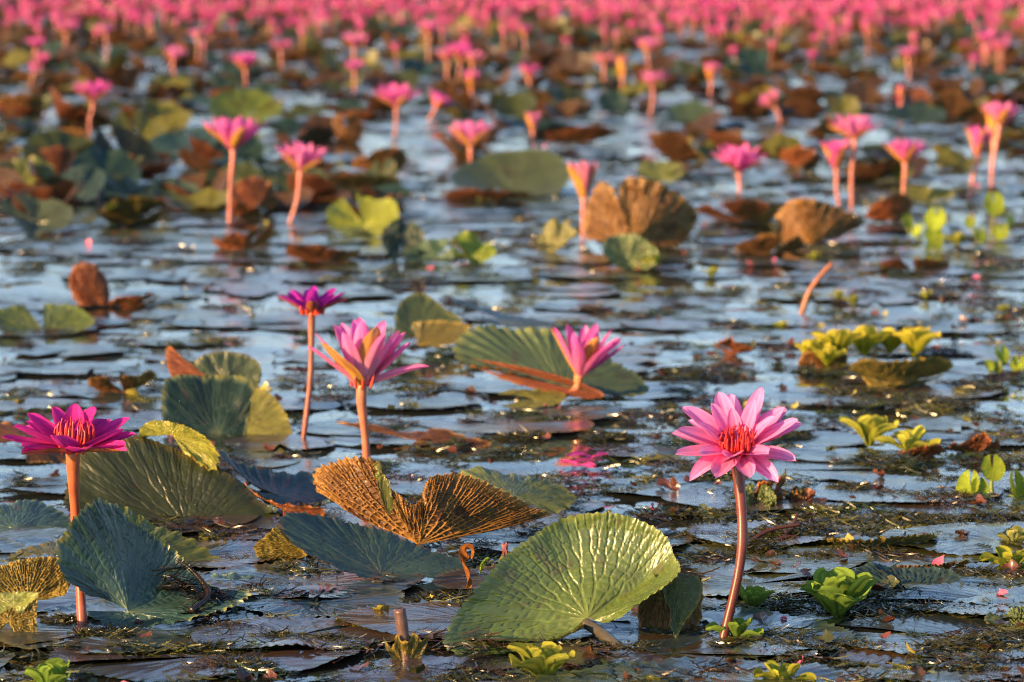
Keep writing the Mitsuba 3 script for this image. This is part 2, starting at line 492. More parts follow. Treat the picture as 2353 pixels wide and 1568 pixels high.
def lay_pad(x, y, R, tint, k, rz, tilt, tdir, z, key):
    M = shift([x, y, z]) @ rot([math.cos(tdir), math.sin(tdir), 0], tilt) @ rot([0, 0, 1], rz) @ np.diag([R / 0.115, R / 0.115, 0.75 if y < 5.0 else 0.32, 1])
    put(key, moved(PADS[tint, k], M), 'mat_pad')


cand = []
y = 3.75
while y < 13.0:
    half = 0.128 * y + 0.12
    x = -half + rng.uniform(0, 0.1)
    while x < half:
        cand.append((x + rng.uniform(-.04, .04), y + rng.uniform(-.05, .05)))
        x += rng.uniform(0.17, 0.27)
    y += 0.165 if y < 9 else 0.21
cand = [c for c in cand if rng.uniform() < (0.80 if c[1] < 5.0 else 0.76 if c[1] > 9 else 0.62 - 0.8 * np.clip(c[0] / c[1], 0, 0.12))]
cand.sort(key=lambda c: c[1])
far_pads, named = [], []
for i, (x, y) in enumerate(cand):
    tint = ('blue-green', 'grey-purple', 'olive green', 'brown')[int(rng.choice(4, p=[0.52, 0.20, 0.16, 0.12]))]
    R = rng.uniform(0.095, 0.155) * (1.0 if y < 5.6 else 0.80)
    low = 0.8 if y < 5.0 else 0.3
    a = (x, y, R, tint, int(rng.integers(3)), rng.uniform(0, 6.28), rng.uniform(0, 0.030) * low, rng.uniform(0, 6.28), 0.002 + (0.006 if y < 5.0 else 0.0035) * rng.uniform())
    if i < 300:
        side, row = zone(x, y)
        key = thing('lily_pad', f'flat wet {tint} lily pad, {row}, {side}', 'lily pad', 'flat lily pads covering the water')
        lay_pad(*a, key)
        named.append((key, x, y, tint))
    else:
        far_pads.append(a)
by_landmarks(named, 'flat wet {tint} lily pad {where}')

# ------------------------------------------------------------------ the big leaves in front
G_DARK, G_TEAL, G_MID, G_PALE, G_YEL = (0.03, 0.055, 0.022), (0.022, 0.05, 0.04), (0.06, 0.10, 0.03), (0.13, 0.17, 0.06), (0.27, 0.27, 0.03)

k = hero_leaf(4.20, (1350, 1420, 0), [(1415, 1428, -110), (1490, 1372, -115), (1558, 1312, -30), (1548, 1275, 75), (1525, 1225, 105), (1450, 1187, 122), (1370, 1178, 125), (1270, 1203, 108), (1180, 1262, 55), (1100, 1345, -25), (1040, 1430, -90), (1022, 1484, -130), (1080, 1508, -150), (1180, 1503, -165), (1270, 1470, -130), (1338, 1436, -60)],
              'large glossy green lily leaf tilted to the viewer with a bright sun sheen', nr=64, nt=460, mat='mat_sheen_leaf', top=(0.07, 0.105, 0.016), top2=(0.09, 0.13, 0.02), vein=0.35, relief=0.0007, pleat=0.0002, wave=0.007, edge=(0.17, 0.20, 0.04), edge_w=0.06, wear=0.3, seed=4, bulge=(6, 13, 36), tone=0.4)
stalk(k, [at(1345, 1432, 4.20), at(1380, 1455, 4.18), at(1432, 1500, 4.14)], 0.006, col=(0.06, 0.05, 0.04))

k = hero_leaf(4.26, (1530, 1312, 10), [(1470, 1342, -5), (1466, 1410, -28), (1476, 1478, -36), (1540, 1484, -56), (1600, 1480, -22), (1612, 1400, 8), (1612, 1338, 35), (1585, 1312, 50)],
              'small brown ribbed leaf hanging folded at the right end of the glossy green leaf', view='under', tone=0.55, vein=0.5, relief=0.0012, pleat=0.0012, top=G_MID, seed=6, nr=30, nt=220)
hero_leaf(4.23, (1545, 1325, 0), [(1500, 1318, -10), (1535, 1395, -50), (1548, 1468, -70), (1575, 1430, -50), (1606, 1385, -25), (1613, 1335, 10), (1570, 1315, 30)], '', name='torn_flap', parent=k, top=G_MID, top2=(0.09, 0.10, 0.02), seed=7,
          nr=24, nt=160, wave=0.002)

k = hero_leaf(4.75, (962, 1247, 0), [(726, 1135, 100), (718, 1098, 95), (745, 1070, 75), (800, 1053, 50), (858, 1056, 25), (872, 1090, 10), (905, 1130, 5), (945, 1165, 5), (978, 1140, 10), (985, 1100, 15), (1015, 1090, 20), (1062, 1088, 30),
                                     (1130, 1117, 60), (1205, 1158, 90), (1272, 1183, 120)],
              'upright brown lily leaf with golden veins, split by a notch, seen from below', view='under', nr=100, nt=620, vein=0.95, relief=0.0022, vsoft=0.95, pleat=0.0003, wave=0.009, wear=0.8, tone=0.75, top=G_MID, seed=2, tooth=0.035, bulge=(0, 6, -14))
hero_leaf(4.70, (893, 1185, 0), [(878, 1150, -4), (868, 1110, 0), (880, 1090, 4), (896, 1118, -6), (902, 1155, -10), (898, 1182, -8)], '', name='green_scrap', parent=k, top=(0.09, 0.10, 0.02), top2=(0.06, 0.06, 0.02), seed=8, nr=12, nt=60, wave=0.002)

hero_leaf(4.62, (875, 1318, 0), [(1078, 1340, 20), (1060, 1290, 90), (1000, 1268, 120), (940, 1245, 120), (870, 1213, 110), (775, 1195, 80), (690, 1180, 30), (650, 1186, -20), (640, 1212, -50), (690, 1265, -70), (780, 1308, -80), (845, 1328, -75),
                                 (905, 1345, -70), (990, 1352, -60), (1062, 1354, -40)],
          'dark blue-green lily leaf lying like a dish below the veined brown leaf', nr=44, nt=420, top=G_TEAL, top2=(0.045, 0.055, 0.03), vein=0.3, relief=0.0006, pleat=0.0011, edge=(0.10, 0.05, 0.02), edge_w=0.05, seed=3, mat='mat_gloss_leaf', tone=0.8)

hero_leaf(4.72, (705, 1276, 0), [(648, 1212, 25), (628, 1216, 5), (602, 1238, -15), (584, 1256, -25), (596, 1284, -28), (640, 1292, -12)],
          'golden brown scrap of lily leaf left of the dark dish shaped leaf', view='under', vein=0.8, relief=0.0014, tone=0.35, seed=9, nr=30, nt=160, top=G_YEL)

hero_leaf(4.30, (294, 1403, 0), [(193, 1362, -40), (152, 1330, -50), (133, 1285, -50), (140, 1240, -45), (178, 1182, -30), (225, 1147, 10), (260, 1160, 50), (300, 1190, 80), (359, 1233, 105), (414, 1276, 120), (458, 1325, 120), (505, 1352, 110),
                                 (575, 1360, 80), (545, 1387, 0), (480, 1410, -50), (400, 1430, -80), (300, 1446, -80), (230, 1430, -80), (197, 1404, -60)],
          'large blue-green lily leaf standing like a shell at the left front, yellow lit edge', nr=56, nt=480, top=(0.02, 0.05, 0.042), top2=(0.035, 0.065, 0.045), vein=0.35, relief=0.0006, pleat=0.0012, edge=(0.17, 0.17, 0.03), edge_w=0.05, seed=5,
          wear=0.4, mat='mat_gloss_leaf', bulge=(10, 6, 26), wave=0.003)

hero_leaf(4.70, (300, 1290, 0), [(200, 1302, -60), (190, 1210, 80), (262, 1160, 140), (350, 1200, 150), (420, 1228, 130), (478, 1262, 100), (503, 1290, 60), (480, 1314, 0), (400, 1322, -60)],
          'pale olive lily leaf with sharp teeth behind the shell shaped leaf', nr=36, nt=330, top=(0.09, 0.12, 0.035), top2=(0.06, 0.085, 0.03), vein=0.4, pleat=0.0022, edge=(0.19, 0.20, 0.035), edge_w=0.16, seed=11, tooth=0.05)
hero_leaf(4.52, (525, 1372, 0), [(440, 1392, -100), (430, 1360, 40), (480, 1325, 180), (560, 1318, 170), (630, 1345, 120), (655, 1372, 20), (630, 1392, -70), (540, 1402, -130)],
          'low blue-green lily leaf with toothed edge right of the shell shaped leaf', nr=30, nt=300, top=G_TEAL, top2=(0.05, 0.07, 0.035), vein=0.3, pleat=0.0018, edge=(0.15, 0.17, 0.03), seed=12, mat='mat_gloss_leaf', tooth=0.05)

k = hero_leaf(5.10, (430, 1215, 0), [(170, 1205, -110), (150, 1130, 0), (185, 1038, 60), (260, 1012, 90), (330, 1005, 100), (400, 1030, 100), (470, 1060, 90), (520, 1090, 80), (600, 1150, 60), (650, 1195, 20), (640, 1225, -40), (500, 1236, -80), (300, 1236, -100)],
              'big dark olive lily leaf standing up behind the shell shaped leaf', nr=44, nt=420, top=(0.032, 0.042, 0.014), top2=(0.020, 0.032, 0.018), vein=0.1, relief=0.0005, wave=0.010, pleat=0.0006, edge=(0.10, 0.08, 0.02), seed=13, wear=0.9, bulge=(0, 8, -10))
hero_leaf(5.13, (395, 1000, 30), [(340, 1002, 60), (318, 1003, 20), (330, 975, 35), (362, 966, 40), (402, 972, 35), (440, 985, 30), (480, 1012, 20), (503, 1050, 10), (490, 1080, -10), (455, 1058, -14), (425, 1042, -6)], '', name='folded_rim', parent=k,
          top=(0.30, 0.29, 0.03), top2=(0.22, 0.25, 0.03), edge=(0.42, 0.36, 0.04), seed=14, nr=24, nt=240, pleat=0.0016, wear=0.2, tooth=0.06)
hero_leaf(5.2, (640, 1135, 0), [(502, 1033, -25), (530, 1055, 60), (590, 1072, 130), (660, 1085, 160), (740, 1085, 150), (790, 1120, 80), (740, 1160, -40), (660, 1160, -80), (600, 1144, -90), (545, 1104, -70), (513, 1068, -50)],
          'sky-blue shining lily leaf curling up beside the yellow folded rim', nr=40, nt=330, top=(0.03, 0.06, 0.06), top2=(0.04, 0.07, 0.055), vein=0.15, pleat=0.0025, edge=(0.06, 0.09, 0.06), seed=15, mat='mat_gloss_leaf', tooth=0.05, bulge=(0, 20, 0))
hero_leaf(5.05, (650, 1170, 0), [(590, 1140, 10), (560, 1112, 20), (600, 1143, 0), (660, 1160, -20), (735, 1166, -20), (742, 1186, 0), (690, 1196, 10), (650, 1215, 15)],
          'brown toothed leaf edge below the sky-blue lily leaf', view='under', tone=0.95, vein=0.3, seed=16, nr=20, nt=160, wave=0.002)
hero_leaf(4.33, (60, 1385, 0), [(-40, 1400, -30), (-40, 1320, 20), (0, 1300, 30), (60, 1285, 35), (130, 1283, 40), (160, 1330, 30), (150, 1370, 0)],
          'dark lily leaf at the left edge with bold veins on its underside', view='under', vein=0.8, relief=0.0018, tone=0.4, seed=17, nr=40, nt=240, vsoft=1.3)
k = hero_leaf(4.22, (20, 1430, 0), [(-30, 1480, -20), (-35, 1400, 20), (20, 1385, 20), (60, 1400, 10), (84, 1365, 20), (84, 1420, 0), (80, 1475, -10), (40, 1480, -25)],
              'folded yellow-brown lily leaf in the lower left corner with green top', view='under', vein=0.7, relief=0.0012, tone=0.15, seed=18, nr=30, nt=200)
hero_leaf(4.19, (30, 1395, 0), [(-20, 1420, -20), (-20, 1368, 10), (40, 1360, 20), (88, 1362, 15), (70, 1385, -5), (40, 1410, -20)], '', name='green_fold', parent=k, top=(0.22, 0.26, 0.04), seed=19, nr=18, nt=120, wave=0.003, mat='mat_gloss_leaf')
hero_leaf(5.0, (40, 1215, 0), [(-80, 1230, -60), (-70, 1190, 60), (0, 1160, 150), (80, 1148, 180), (140, 1170, 150), (165, 1205, 60), (140, 1228, -40), (40, 1238, -90)],
          'blue-green lily leaf at the left edge behind the stem of the magenta flower', top=G_TEAL, top2=(0.045, 0.07, 0.04), seed=20, nr=30, nt=280, edge=(0.10, 0.12, 0.03), mat='mat_gloss_leaf')
hero_leaf(4.75, (150, 1290, 0), [(0, 1300, -40), (40, 1265, 60), (120, 1240, 150), (200, 1220, 180), (260, 1240, 120), (260, 1290, 0), (160, 1308, -80)],
          'yellow-olive lily leaf lying flat at the left behind the shell shaped leaf', top=(0.14, 0.14, 0.04), top2=(0.09, 0.11, 0.035), seed=21, nr=28, nt=260, edge=(0.2, 0.18, 0.05))
hero_leaf(5.6, (60, 1010, 0), [(-60, 1030, -60), (-60, 975, 60), (0, 968, 90), (80, 985, 90), (150, 1030, 60), (160, 1060, 0), (60, 1062, -60)],
          'very dark brown lily leaf low behind the magenta flower', view='under', tone=0.6, vein=0.1, seed=22, nr=20, nt=200)
hero_leaf(5.05, (1180, 1140, 0), [(1040, 1120, 80), (1060, 1078, 120), (1110, 1075, 150), (1180, 1088, 150), (1250, 1105, 130), (1318, 1130, 90), (1310, 1165, 20), (1260, 1180, -30)],
          'pale green lily leaf with pointed teeth behind the veined brown leaf', top=(0.10, 0.13, 0.05), top2=(0.08, 0.11, 0.06), edge=(0.17, 0.19, 0.05), seed=23, nr=30, nt=260, pleat=0.0018, tooth=0.05)
hero_leaf(5.85, (960, 1015, 0), [(770, 970, 60), (830, 975, 70), (900, 985, 80), (960, 995, 70), (1010, 985, 60), (1070, 1000, 40), (1130, 1018, 20), (1080, 1030, -20), (980, 1036, -40), (900, 1035, -40)],
          'long dark brown lily leaf lying low behind the tall pink flower stem', view='under', tone=0.5, vein=0.15, seed=24, nr=20, nt=260)

# ------------------------------------------------------------------ leaves of the second rank
hero_leaf(6.0, (500, 1003, 0), [(480, 1012, -80), (400, 1012, -60), (373, 960, -20), (374, 890, 30), (395, 865, 60), (470, 862, 90), (540, 860, 90), (582, 880, 70), (575, 940, 40), (560, 1008, 0)],
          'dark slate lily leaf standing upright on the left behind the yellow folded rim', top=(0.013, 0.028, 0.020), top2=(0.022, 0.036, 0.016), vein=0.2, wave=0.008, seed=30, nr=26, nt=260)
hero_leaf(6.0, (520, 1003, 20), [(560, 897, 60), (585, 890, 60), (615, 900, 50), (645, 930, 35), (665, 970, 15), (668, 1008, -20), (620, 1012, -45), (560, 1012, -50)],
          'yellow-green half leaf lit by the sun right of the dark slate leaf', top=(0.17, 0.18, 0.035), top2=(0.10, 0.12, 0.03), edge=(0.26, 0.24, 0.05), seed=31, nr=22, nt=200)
hero_leaf(6.15, (492, 882, 0), [(494, 879, 0), (440, 838, 5), (402, 806, 10), (384, 797, 10), (381, 830, 0), (394, 868, -10)],
          'pointed orange leaf tip standing above the dark slate leaf', view='under', tone=0.9, vein=0.5, seed=32, nr=16, nt=120, wave=0.002)
hero_leaf(6.25, (520, 905, 0), [(430, 895, 0), (446, 835, 20), (480, 812, 30), (530, 808, 35), (580, 822, 30), (602, 852, 10), (592, 900, -10)],
          'grey-green lily leaf behind the pointed orange leaf tip', top=(0.04, 0.06, 0.03), seed=33, nr=18, nt=180, edge=(0.2, 0.17, 0.05))
hero_leaf(6.42, (1290, 888, 0), [(1420, 918, -60), (1488, 905, 20), (1470, 870, 70), (1420, 838, 100), (1330, 790, 130), (1250, 757, 150), (1180, 757, 150), (1110, 750, 130), (1062, 765, 90), (1042, 805, 40), (1065, 833, 0), (1130, 845, -30), (1220, 872, -50)],
          'broad green lily leaf with a bluish left lobe behind the leaning pink flower', top=(0.055, 0.09, 0.035), top2=(0.025, 0.05, 0.045), seed=34, nr=34, nt=300, pleat=0.002, vein=0.3, edge=(0.14, 0.17, 0.04), mat='mat_gloss_leaf')
hero_leaf(6.36, (1375, 905, 0), [(1083, 825, 20), (1150, 834, 14), (1230, 850, 6), (1320, 876, 0), (1388, 908, -10), (1330, 914, -20), (1250, 898, -20), (1160, 872, -10), (1100, 848, 0)],
          'orange-brown rolled leaf edge in front of the broad green leaf', view='under', tone=0.95, vein=0.3, seed=35, nr=14, nt=200, wave=0.002, tooth=0.02)
hero_leaf(6.32, (1225, 915, 0), [(1140, 905, 0), (1180, 895, 40), (1250, 895, 50), (1298, 905, 30), (1280, 928, -30), (1210, 940, -60), (1150, 935, -50)],
          'yellow-olive leaf lying under the orange-brown rolled edge', top=(0.16, 0.15, 0.03), seed=36, nr=14, nt=160)
hero_leaf(7.3, (955, 770, 0), [(912, 790, -20), (908, 730, 0), (925, 690, 30), (965, 672, 50), (1000, 690, 40), (1030, 715, 20), (1060, 738, 0), (1000, 765, -20)],
          'grey-green lily leaf standing behind the tall pink flower, right of its petals', top=(0.05, 0.075, 0.035), top2=(0.035, 0.055, 0.04), seed=37, nr=20, nt=180)
hero_leaf(7.2, (960, 795, 0), [(948, 742, 20), (1000, 737, 20), (1050, 740, 15), (1080, 752, 5), (1060, 785, -10), (1000, 797, -20)],
          'dark brown leaf underside below the grey-green leaf in mid water', view='under', tone=0.4, vein=0.1, seed=38, nr=14, nt=140)
hero_leaf(7.6, (1150, 735, 0), [(1020, 682, -20), (1060, 690, 40), (1140, 715, 90), (1220, 730, 120), (1295, 745, 100), (1240, 752, -20), (1150, 752, -60), (1070, 725, -60)],
          'pale blue strip of lily leaf sloping down to the right in mid water', top=(0.05, 0.08, 0.08), seed=39, nr=18, nt=200, mat='mat_gloss_leaf')


hero_leaf(ground_depth(572), (1452, 562, 0), [(1352, 552, 60), (1345, 490, 75), (1372, 432, 50), (1402, 418, 10), (1418, 455, -20), (1436, 410, -5), (1500, 416, -10), (1555, 443, 10), (1598, 484, 70), (1588, 528, 90), (1560, 566, 50), (1500, 573, -10)],
          'large brown leaf fan standing upright behind the half closed pale flower', view='under', tone=0.7, vein=0.5, relief=0.003, vsoft=1.9, seed=60, pleat=0.0025, wave=0.018, teeth=44, nr=34, nt=260, top=G_MID, bulge=(0, 0, -6))
hero_leaf(ground_depth(562), (1862, 560, 0), [(1772, 556, 70), (1780, 515, 90), (1802, 470, 40), (1830, 458, -20), (1862, 456, -40), (1920, 474, -20), (1990, 512, 60), (1955, 528, 70), (1925, 548, 40)],
          'brown leaf raised like a tent on the right in the back water', view='under', tone=0.6, vein=0.4, relief=0.003, vsoft=1.9, seed=61, pleat=0.0022, wave=0.018, teeth=40, nr=30, nt=220, top=G_MID, bulge=(0, 0, -8))


hero_leaf(ground_depth(706), (228, 702, 0), [(250, 704, 10), (250, 668, 20), (234, 628, 10), (206, 605, -6), (176, 608, -16), (160, 635, -24), (164, 672, -24), (184, 702, -14)],
          'red-brown leaf standing upright on the left in mid water', view='under', tone=1.0, vein=0.35, relief=0.002, vsoft=1.6, seed=62, nr=26, nt=180, top=(0.12, 0.04, 0.02), bulge=(0, 0, -10), wave=0.003)


# ------------------------------------------------------------------ leaves farther off: a disc tilted up, fitted to its place
def box_leaf(cx, y0, y1, w, side, top, label, tone=0.8, yaw=0.0, seed=0, nr=14, nt=130, group=None, base=None, mat='mat_leaf', cup=0.12, curl=0.0):
    """A leaf whose picture spans w across and y0..y1 down; y1 (or base) is where it meets the water. side: T shows its top, U its underside."""
    Yb = ground_depth(base or y1)
    s = pxm(Yb)
    R = w / s / 2
    h = max(0.15, min(0.97, (y1 - y0) / w * 0.95))
    tilt = math.asin(h)
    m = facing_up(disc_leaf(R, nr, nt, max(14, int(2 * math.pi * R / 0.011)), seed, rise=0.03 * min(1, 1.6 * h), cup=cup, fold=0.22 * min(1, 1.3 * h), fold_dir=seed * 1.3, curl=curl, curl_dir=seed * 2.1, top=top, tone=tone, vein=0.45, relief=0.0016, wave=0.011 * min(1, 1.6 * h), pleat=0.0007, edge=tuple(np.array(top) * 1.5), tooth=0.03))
    sg = 1 if side == 'T' else -1
    M = rot([0, 0, 1], yaw) @ rot([1, 0, 0], sg * tilt) @ rot([0, 0, 1], seed * 2.4)
    v = m[0] @ M[:3, :3].T
    lo = v[:, 2].min()
    p = gp(cx, base or y1)
    p = p + np.array([0, -np.median(v[v[:, 2] < lo + 0.02 * R + 0.004][:, 1]), -lo - 0.004])
    key = thing('lily_leaf', label, 'leaf', group)
    part(key, 'blade', moved(m, shift(p) @ M), tone_mat(mat, tone))
    return key


BR, OL = (0.07, 0.08, 0.02), (0.10, 0.12, 0.03)
MID = [
    # cx, y0, y1, w, side, top colour, tone, yaw, label
    (308, 672, 706, 112, 'U', BR, 1.0, 0.3, 'dark maroon leaf lying beside the upright red-brown leaf'),
    (95, 712, 764, 250, 'T', (0.10, 0.13, 0.03), .5, 0.1, 'flat yellow-green leaf at the left edge in mid water'),
    (290, 845, 906, 165, 'U', BR, 0.8, 0.4, 'curled brown dead leaf on the left, behind the dark slate leaf'),
    (2065, 795, 893, 230, 'U', BR, 0.35, 0.15, 'brown domed leaf under the yellow-green rosettes on the right'),
    (1890, 800, 850, 110, 'U', BR, 0.5, -0.3, 'olive brown leaf end left of the brown domed leaf'),
    (1765, 538, 588, 160, 'U', BR, 0.75, 0.2, 'low brown leaf front left of the tent shaped brown leaf'),
    (2045, 438, 512, 120, 'U', BR, 0.95, 0.5, 'red-brown leaf blade rising to the left of the hyacinth leaves'),
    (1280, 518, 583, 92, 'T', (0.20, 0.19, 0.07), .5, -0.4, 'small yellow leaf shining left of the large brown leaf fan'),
    (1445, 527, 625, 122, 'T', (0.12, 0.15, 0.06), .5, 0.2, 'pale green leaf half dark in front of the large brown leaf fan'),
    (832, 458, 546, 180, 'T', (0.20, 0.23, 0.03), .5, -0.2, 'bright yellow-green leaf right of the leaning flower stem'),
    (920, 512, 602, 105, 'T', (0.025, 0.05, 0.035), .6, 0.3, 'dark green leaf right below the bright yellow-green leaf'),
    (990, 556, 606, 110, 'T', (0.06, 0.11, 0.06), .6, -0.4, 'blue-green left wing of the butterfly shaped leaf pair'),
    (1078, 530, 606, 105, 'T', (0.20, 0.25, 0.03), .6, 0.45, 'yellow-green right wing of the butterfly shaped leaf pair'),
    (565, 512, 575, 140, 'U', BR, 0.95, 0.2, 'rust brown leaf at the foot of the tall pink flower on the left'),
    (745, 558, 602, 190, 'U', BR, 0.9, 0.0, 'dark rust leaf lying below the bright yellow-green leaf'),
    (1175, 350, 455, 280, 'T', (0.06, 0.085, 0.035), .6, 0.15, 'wide dark green leaf sloping behind the flower in the centre back'),
    (1125, 428, 464, 190, 'U', BR, 0.95, 0.0, 'orange-brown leaf roll in front of the wide dark green leaf'),
    (878, 322, 403, 120, 'U', BR, 0.75, 0.2, 'rounded tan leaf under the flower in the back left of the centre'),
    (795, 262, 328, 78, 'U', BR, 0.55, -0.3, 'small upright tan leaf left of the rounded tan leaf'),
    (825, 390, 436, 200, 'U', BR, 0.8, 0.1, 'dark brown flat leaf under the rounded tan leaf'),
    (48, 360, 447, 130, 'T', (0.11, 0.12, 0.025), .5, 0.2, 'olive green leaf at the left edge of the back cluster'),
    (170, 290, 352, 130, 'U', BR, 0.75, -0.2, 'brown leaf rising at the left below the small flower'),
    (280, 300, 392, 160, 'T', (0.012, 0.016, 0.008), .3, 0.5, 'nearly black green leaf in the left back cluster'),
    (408, 300, 374, 175, 'T', (0.025, 0.055, 0.055), .5, -0.3, 'blue-teal leaf right of the nearly black leaf'),
    (560, 204, 296, 160, 'T', (0.11, 0.14, 0.02), .5, 0.1, 'domed green leaf behind the tall flower on the left'),
    (52, 204, 276, 105, 'U', BR, 0.65, 0.2, 'orange-tan leaf at the left edge of the far back'),
    (290, 355, 425, 105, 'U', BR, 0.8, 0.6, 'tan leaf strip below the nearly black leaf'),
    (170, 395, 470, 150, 'T', (0.025, 0.05, 0.045), .5, -0.3, 'teal green leaf low in the left back cluster'),
    (243, 415, 520, 70, 'T', (0.2, 0.19, 0.02), .5, 1.0, 'narrow yellow leaf edge standing in the left back cluster'),
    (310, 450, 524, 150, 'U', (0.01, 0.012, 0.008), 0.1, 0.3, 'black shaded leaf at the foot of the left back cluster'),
    (75, 462, 540, 170, 'T', (0.05, 0.07, 0.04), .5, 0.2, 'blue-grey leaf at the left edge under the back cluster'),
    (400, 420, 480, 130, 'T', (0.05, 0.08, 0.05), .5, 0.3, 'dull green leaf behind the stem of the tall pink flower'),
    (590, 395, 500, 120, 'U', BR, 1.0, 0.4, 'dark red-brown leaf between the two pink flowers on the left'),
    (912, 425, 500, 66, 'U', BR, 1.0, 0.8, 'narrow rust leaf standing behind the bright yellow-green leaf'),
    (700, 400, 470, 130, 'T', (0.03, 0.05, 0.02), .7, -0.5, 'dark olive leaf behind the leaning flower stem'),
    (1835, 330, 392, 100, 'U', BR, 0.9, -0.3, 'dark brown leaf left of the two close flowers on the right'),
    (1695, 452, 512, 200, 'U', BR, 0.9, 0.0, 'flat purple-brown leaf behind the tent shaped brown leaf'),
    (1520, 368, 420, 100, 'T', (0.13, 0.16, 0.04), .6, 0.0, 'small green leaf behind the large brown leaf fan'),
    (1340, 282, 330, 150, 'U', BR, 1.0, 0.2, 'dark red leaf lying on the pale water in the centre back'),
    (1595, 235, 290, 130, 'T', (0.06, 0.09, 0.05), .6, 0.2, 'grey-green leaf at the back right of the centre'),
    (1900, 262, 320, 100, 'U', BR, 0.8, 0.5, 'brown leaf behind the wide flower on the right'),
    (2110, 235, 290, 130, 'T', (0.025, 0.05, 0.04), .5, 0.1, 'dark teal leaf in the far back on the right'),
    (2130, 430, 470, 120, 'T', (0.16, 0.15, 0.03), .5, 0.2, 'yellow-olive leaf behind the hyacinth leaves on the right'),
    (1160, 800, 818, 130, 'U', BR, 0.9, 0.0, 'thin brown leaf lying behind the broad green leaf'),
    (2100, 595, 618, 170, 'U', BR, 0.95, 0.0, 'thin rust brown leaf floating right in mid water'),
    (2120, 1020, 1050, 110, 'U', BR, 0.9, 0.3, 'rusty dead leaf right of the pale yellow rosettes'),
    (2010, 1246, 1262, 260, 'U', BR, 0.4, 0.05, 'long dark toothed leaf edge on the right behind the green rosettes'),
    (2140, 1285, 1318, 170, 'U', BR, 0.85, 0.2, 'wet brown curled dead leaf on the right by the algae'),
    (1740, 1128, 1172, 95, 'T', (0.12, 0.15, 0.04), .5, 0.2, 'small green leaf end just behind the right flower stem'),
    (2340, 1405, 1445, 150, 'T', (0.10, 0.13, 0.05), .4, -0.2, 'grey and green folded leaf at the right edge in front'),
    (2090, 1322, 1370, 250, 'T', (0.03, 0.055, 0.05), .5, 0.1, 'blue-green lily leaf lifted at its left edge behind the lettuce'),
    (2240, 1000, 1040, 110, 'U', BR, 0.95, 0.3, 'dark maroon dead leaf at the right in mid water'),
    (1772, 1092, 1158, 92, 'U', BR, 1.0, 0.3, 'crumpled maroon dead leaf just right of the right flower stem'),
    (1838, 1128, 1160, 56, 'U', BR, 1.0, -0.3, 'small maroon leaf scrap right of the crumpled maroon leaf'),
    (1690, 780, 815, 90, 'U', BR, 1.0, 0.3, 'maroon dead leaf left of the yellow-green rosettes'),
]
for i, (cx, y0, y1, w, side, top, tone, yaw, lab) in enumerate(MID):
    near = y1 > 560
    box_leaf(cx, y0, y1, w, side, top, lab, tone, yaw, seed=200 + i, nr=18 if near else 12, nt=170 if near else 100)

# ------------------------------------------------------------------ flowers
def petal_mesh(L, W, a0, a1, cup=0.5, nl=12, nw=7, base=(0.8, 0.25, 0.45), tip=(0.8, 0.08, 0.4), seed=0, twist=0.0, blunt=0.6, stripe=0.2):
    s = np.linspace(0, 1, nl)
    a = a0 + (a1 - a0) * s
    ds = L / (nl - 1)
    x = np.r_[0, np.cumsum((np.sin(a[1:]) + np.sin(a[:-1])) / 2 * ds)]
    z = np.r_[0, np.cumsum((np.cos(a[1:]) + np.cos(a[:-1])) / 2 * ds)]
    wd = (s + 0.10) ** 0.6 * np.maximum(1 - s, 0) ** blunt
    wd = W * wd / wd.max()
    wd[-1] = W * 0.02
    u = np.linspace(-1, 1, nw)
    n = np.stack([-np.cos(a), 0 * a, np.sin(a)], -1)
    P = np.zeros((nl, nw, 3))
    P[..., 0], P[..., 2] = x[:, None], z[:, None]
    P[..., 1] = u[None] * wd[:, None] / 2
    P += n[:, None] * (cup * wd[:, None] * (u[None] ** 2) / 2)[..., None]
    P[..., 1] += (twist * s ** 2 * L)[:, None]
    P += n[:, None] * ((meshkit.noise(np.stack([np.broadcast_to(s[:, None] * 3, (nl, nw)), np.broadcast_to(u[None] * 1.2, (nl, nw)), np.full((nl, nw), seed * .37)], -1), seed) - .5) * 0.12 * W)[..., None]
    f = grid_faces(nl, nw)
    v = P.reshape(-1, 3)
    fn = np.cross(v[f[:, 1]] - v[f[:, 0]], v[f[:, 2]] - v[f[:, 0]]).sum(0)
    if fn @ np.array([-math.cos(a[nl // 2]), 0, math.sin(a[nl // 2])]) < 0:
        f = f[:, ::-1]
    st = (1 - stripe / 2 + stripe * np.cos(u * 9.0 + seed) + 0.05 * np.cos(u * 37 + seed))[None, :]
    return (v, f, *pack(base, tip, np.broadcast_to(s[:, None] ** 0.8, (nl, nw)), st * (0.92 + 0.16 * meshkit.noise(P * 300, seed))))


PINK = dict(base=(0.88, 0.15, 0.42), tip=(0.93, 0.34, 0.68))
MAG = dict(base=(0.55, 0.02, 0.20), tip=(0.66, 0.045, 0.38))
PURP = dict(base=(0.45, 0.03, 0.26), tip=(0.46, 0.04, 0.44))
ROSE = dict(base=(0.82, 0.10, 0.28), tip=(0.84, 0.11, 0.46))


